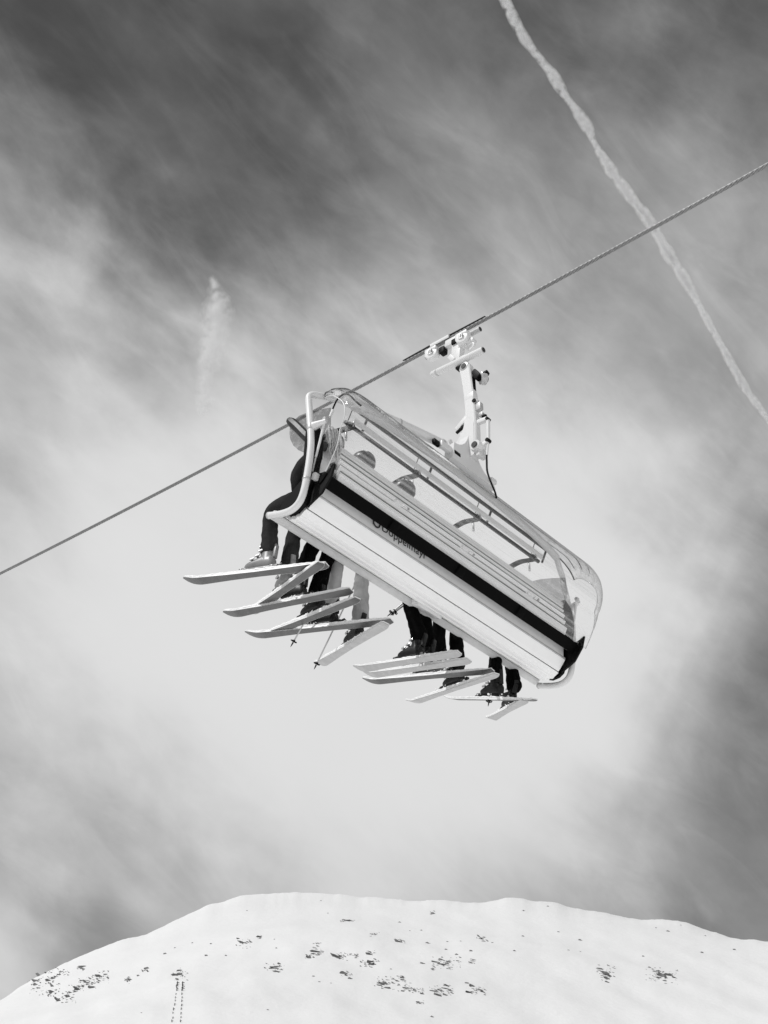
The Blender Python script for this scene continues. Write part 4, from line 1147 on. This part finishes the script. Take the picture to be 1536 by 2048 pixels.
for ri, (x, (sl_, sr_), tro, jac, head, boot, label) in enumerate(RIDERS):
    org = Vector((x, -0.30, 0.10))
    base_m = CH @ Matrix.Translation(org)
    hd = Vector(head) - org
    fl, fr = SKI_FRAMES[sl_], SKI_FRAMES[sr_]
    def loc(mtx, p): return (mtx @ Vector(p)) - org
    anks = [loc(fl, (0, -0.03, 0.30)), loc(fr, (0, -0.03, 0.30))]
    feet = [loc(fl, (0, -0.05, 0.12)), loc(fr, (0, -0.05, 0.12))]
    toes = [loc(fl, (0, 0.09, 0.09)), loc(fr, (0, 0.09, 0.09))]
    knees = []
    for a, kx in zip(anks, KNEES[ri]):
        kx -= x
        kn = Vector((kx, 0.30 + 0.11, 0.065))
        if ri == 0: kn.y += 0.055; kn.z += 0.050
        knees.append(kn)
    ln = max(0.0, hd.y - 0.03)              # leaning forward
    # ---- the body: one continuous figure
    c = Chain()
    pel = c.add((0, -0.01, 0.09), 0.125)
    ab = c.add((0, -0.03 + ln * .3, 0.24), 0.115, pel)
    chs = c.add((0, -0.035 + ln * .6, 0.42), 0.125, ab)
    nb = c.add((hd.x * .35, -0.02 + ln * .85, 0.58), 0.075, chs)
    nk = c.add((hd.x * .7, hd.y - 0.035, hd.z - 0.14), 0.052, nb)
    h1 = c.add((hd.x, hd.y, hd.z - 0.03), 0.088, nk)
    h2 = c.add((hd.x, hd.y - 0.01, hd.z + 0.06), 0.092, h1)
    nose = c.add((hd.x, hd.y + 0.108, hd.z - 0.03), 0.012, h1)
    chin = c.add((hd.x, hd.y + 0.062, hd.z - 0.10), 0.032, h1)
    hands = []
    for s in (-1, 1):
        sh = c.add((s * 0.175, -0.03 + ln * .85, 0.53), 0.066, nb)
        el = c.add((s * 0.245, 0.08, 0.29), 0.047, sh)
        wr = c.add((s * 0.06 + 0.03, 0.27, 0.235), 0.034, el)
        c.add((s * 0.055 + 0.03, 0.33, 0.225), 0.034, wr)
        hands.append((Vector((s * 0.06 + 0.03, 0.28, 0.235)), s))
    for j, s in enumerate((-1, 1)):
        hp = c.add((s * 0.095, 0.02, 0.075), 0.092, pel)
        kn = c.add(knees[j], 0.062, hp)
        an = c.add(anks[j], 0.048, kn)
        ft = c.add(feet[j], 0.038, an)
        c.add(toes[j], 0.03, ft)
    me = c.mesh('person', 2)
    me.materials.clear()
    person = link_mesh('person', me, M['skin'], None, True, 180)
    person.matrix_world = base_m
    tag(person, label, 'person')
    # ---- trousers
    c = Chain()
    pel = c.add((0, -0.01, 0.10), (0.150, 0.135))
    c.add((0, -0.03, 0.20), 0.14, pel)
    for j, s in enumerate((-1, 1)):
        hp = c.add((s * 0.105, 0.03, 0.08), 0.108, pel)
        md = c.add((Vector((s * 0.105, 0.03, 0.08)) + knees[j]) / 2 + Vector((0, 0, 0.02 if ri == 0 else 0.006)), 0.112 if ri == 0 else 0.096, hp)
        k0 = c.add(knees[j] + Vector((0, -0.03, 0.012)), 0.084, md)
        k1 = c.add(knees[j] + (anks[j] - knees[j]) * 0.18, 0.078, k0)
        k2 = c.add(knees[j] + (anks[j] - knees[j]) * 0.55, 0.078, k1)
        e0 = anks[j] + (anks[j] - knees[j]).normalized() * 0.115
        k3 = c.add(knees[j] + (anks[j] - knees[j]) * 0.95, 0.090, k2)
        c.add(e0, 0.094, k3)
    tm = c.mesh('trousers', 2)
    for v in tm.vertices:      # folds in the cloth
        p = v.co
        v.co = p + v.normal * (0.012 * mnoise.noise(Vector((p.x * 9, p.y * 9, p.z * 22)) + Vector((ri * 7, 0, 0))))
    link_mesh('trousers', tm, CLOTH[tro], person, True, 180)
    # ---- jacket
    c = Chain()
    pel = c.add((0, -0.015, 0.13), (0.165, 0.150))
    ab = c.add((0, -0.03 + ln * .3, 0.27), 0.150, pel)
    chs = c.add((0, -0.035 + ln * .6, 0.43), 0.150, ab)
    nb = c.add((hd.x * .3, -0.02 + ln * .85, 0.57), 0.095, chs)
    c.add((hd.x * .6, hd.y - 0.035, hd.z - 0.15), 0.070, nb)
    for s in (-1, 1):
        sh = c.add((s * 0.175, -0.03 + ln * .85, 0.53), 0.085, nb)
        el = c.add((s * 0.25, 0.08, 0.29), 0.066, sh)
        c.add((s * 0.07 + 0.03, 0.255, 0.235), 0.050, el)
    jm = c.mesh('jacket', 2)
    for v in jm.vertices:
        p = v.co
        v.co = p + v.normal * (0.012 * mnoise.noise(Vector((p.x * 12, p.y * 12, p.z * 18)) + Vector((ri * 3, 5, 0))))
    link_mesh('jacket', jm, CLOTH[jac], person, True, 180)
    # ---- helmet, goggles
    def helm(bm):
        g = bmesh.ops.create_uvsphere(bm, u_segments=24, v_segments=14, radius=1.0)
        for v in list(g['verts']):
            p = v.co
            q = Vector((p.x * 0.122, p.y * 0.142 - 0.012, p.z * 0.128 + 0.035))
            if q.z < -0.03: q.z = -0.03 - (abs(q.z + 0.03)) * 0.15 - max(0, -q.y) * 0.25
            v.co = hd + q
    he = part('helmet', M['helmet'], person, helm)
    def vents(bm):
        for k in range(-1, 2):
            box(bm, hd + Vector((k * 0.045, -0.02 - abs(k) * .01, 0.158 - abs(k) * 0.008)), (0.014, 0.07, 0.014), Matrix.Rotation(0.08, 3, 'X'), 0.004)
            box(bm, hd + Vector((k * 0.05, -0.120 + abs(k) * .012, 0.105)), (0.016, 0.04, 0.014), Matrix.Rotation(0.95, 3, 'X'), 0.004)
    part('helmet_vents', M['rail'], he, vents)
    part('goggles', M['lens'], person, lambda bm: box(bm, hd + Vector((0, 0.098, 0.012)), (0.17, 0.05, 0.08), None, 0.02))
    part('goggle_strap', M['dark'], person, lambda bm: lathe(bm, [(0.131, -0.018), (0.134, -0.014), (0.134, 0.014), (0.131, 0.018)], hd + Vector((0, -0.008, 0.03)), (0, 0, 1), 24))
    # ---- gloves
    for p, s in hands:
        g = bpy.data.objects.new('glove', GLOVE); COL.objects.link(g); g.parent = person
        g.matrix_local = Matrix.Translation(p + Vector((0, 0.05, -0.01))) @ Matrix.Rotation(s * 0.35, 4, 'Z') @ Matrix.Rotation(-0.15, 4, 'X') @ Matrix.Diagonal((-s if s > 0 else 1, 1, 1, 1))
    # ---- boots
    for f in (fl, fr):
        b = bpy.data.objects.new('ski_boot', boot); COL.objects.link(b); b.parent = person
        b.matrix_local = Matrix.Translation(-org) @ f
        for bk in BUCKLES:
            q = bpy.data.objects.new('buckle', bk); COL.objects.link(q); q.parent = b
    if ri == 0:
        def hair(bm):
            rr = random.Random(3)
            for k in range(60):                     # long hair falling over the end of the backrest
                a = rr.uniform(R_(-200), R_(20)); r = rr.uniform(0.075, 0.105)
                s0 = hd + Vector((math.cos(a) * r, math.sin(a) * r * 0.95 - 0.02, -0.02))
                bx = rr.uniform(-1.93, -1.76) - org.x
                ln_ = rr.uniform(0.10, 0.36)
                yb = -0.53 + rr.uniform(-.035, .02) - org.y
                top_z = 0.86 + rr.uniform(-.02, .04) - org.z
                pts = spline([s0, (s0 + Vector((bx, yb, top_z))) / 2 + Vector((0, 0, 0.03)), Vector((bx, yb, top_z)), Vector((bx + rr.uniform(-.02, .03), yb - 0.01, top_z - ln_ * .55)), Vector((bx + rr.uniform(-.02, .05), yb, top_z - ln_))], 4)
                tube(bm, pts, [0.012 * (1 - 0.75 * (i / (len(pts) - 1)) ** 2) for i in range(len(pts))], 6)
        part('hair', M['hair'], person, hair, True, True)

# ================================================================== SKI POLES
POLES = [  # tip px, lateral plane of the tip, top in chair coordinates, label
    ((581, 1294), -1.12, (-1.02, -0.02, 0.33), 'ski pole with its basket hanging below the lowest long ski at left'),
    ((628, 1339), -0.74, (-0.66, 0.12, 0.32), 'long thin ski pole reaching down to the tip of the light ski'),
    ((774, 1233), -0.16, (0.10, -0.05, 0.36), 'left pole of the pair held under the middle of the seat'),
    ((781, 1231), -0.13, (0.15, -0.05, 0.36), 'right pole of the pair held under the middle of the seat'),
    ((976, 1413), 1.34, (1.42, 0.02, 0.33), 'ski pole whose basket hangs below the level ski at right')]
for tip, x, top, label in POLES:
    a = on(tip[0], tip[1], x); b = Vector(top)
    d = (b - a); L = d.length
    q = Vector((0, 0, 1)).rotation_difference(d.normalized())
    po = empty('ski_pole', CH @ Matrix.Translation(a) @ q.to_matrix().to_4x4())
    tag(po, label, 'ski pole', 'ski poles held across the riders\' laps')
    part('shaft', M['pole'], po, lambda bm: tube(bm, [(0, 0, 0.03), (0, 0, 0.08), (0, 0, L - 0.02)], [0.006, 0.008, 0.009], 10))
    part('tip', M['dark'], po, lambda bm: lathe(bm, [(0.0015, 0.0), (0.006, 0.02), (0.008, 0.05)], (0, 0, 0), (0, 0, 1), 10))
    def basket():
        bm = bmesh.new()
        lathe(bm, [(0.012, 0.055), (0.014, 0.062), (0.010, 0.078)], (0, 0, 0), (0, 0, 1), 12)
        for k in range(4):
            box(bm, (math.cos(k * math.pi / 2 + .4) * 0.020, math.sin(k * math.pi / 2 + .4) * 0.020, 0.064), (0.034, 0.011, 0.008), Matrix.Rotation(k * math.pi / 2 + .4, 3, 'Z'), 0.003)
        tube(bm, [(0.030 * math.cos(t), 0.030 * math.sin(t), 0.062) for t in np.linspace(0, 2 * math.pi, 17)], 0.004, 6, False)
        return bm
    tag(new_obj('basket', basket(), M['black'], po), None)
    part('handle', M['black'], po, lambda bm: lathe(bm, [(0.012, L - 0.05), (0.016, L - 0.02), (0.0145, L + 0.03), (0.017, L + 0.07), (0.022, L + 0.085), (0.012, L + 0.10)], (0, 0, 0), (0, 0, 1), 12))
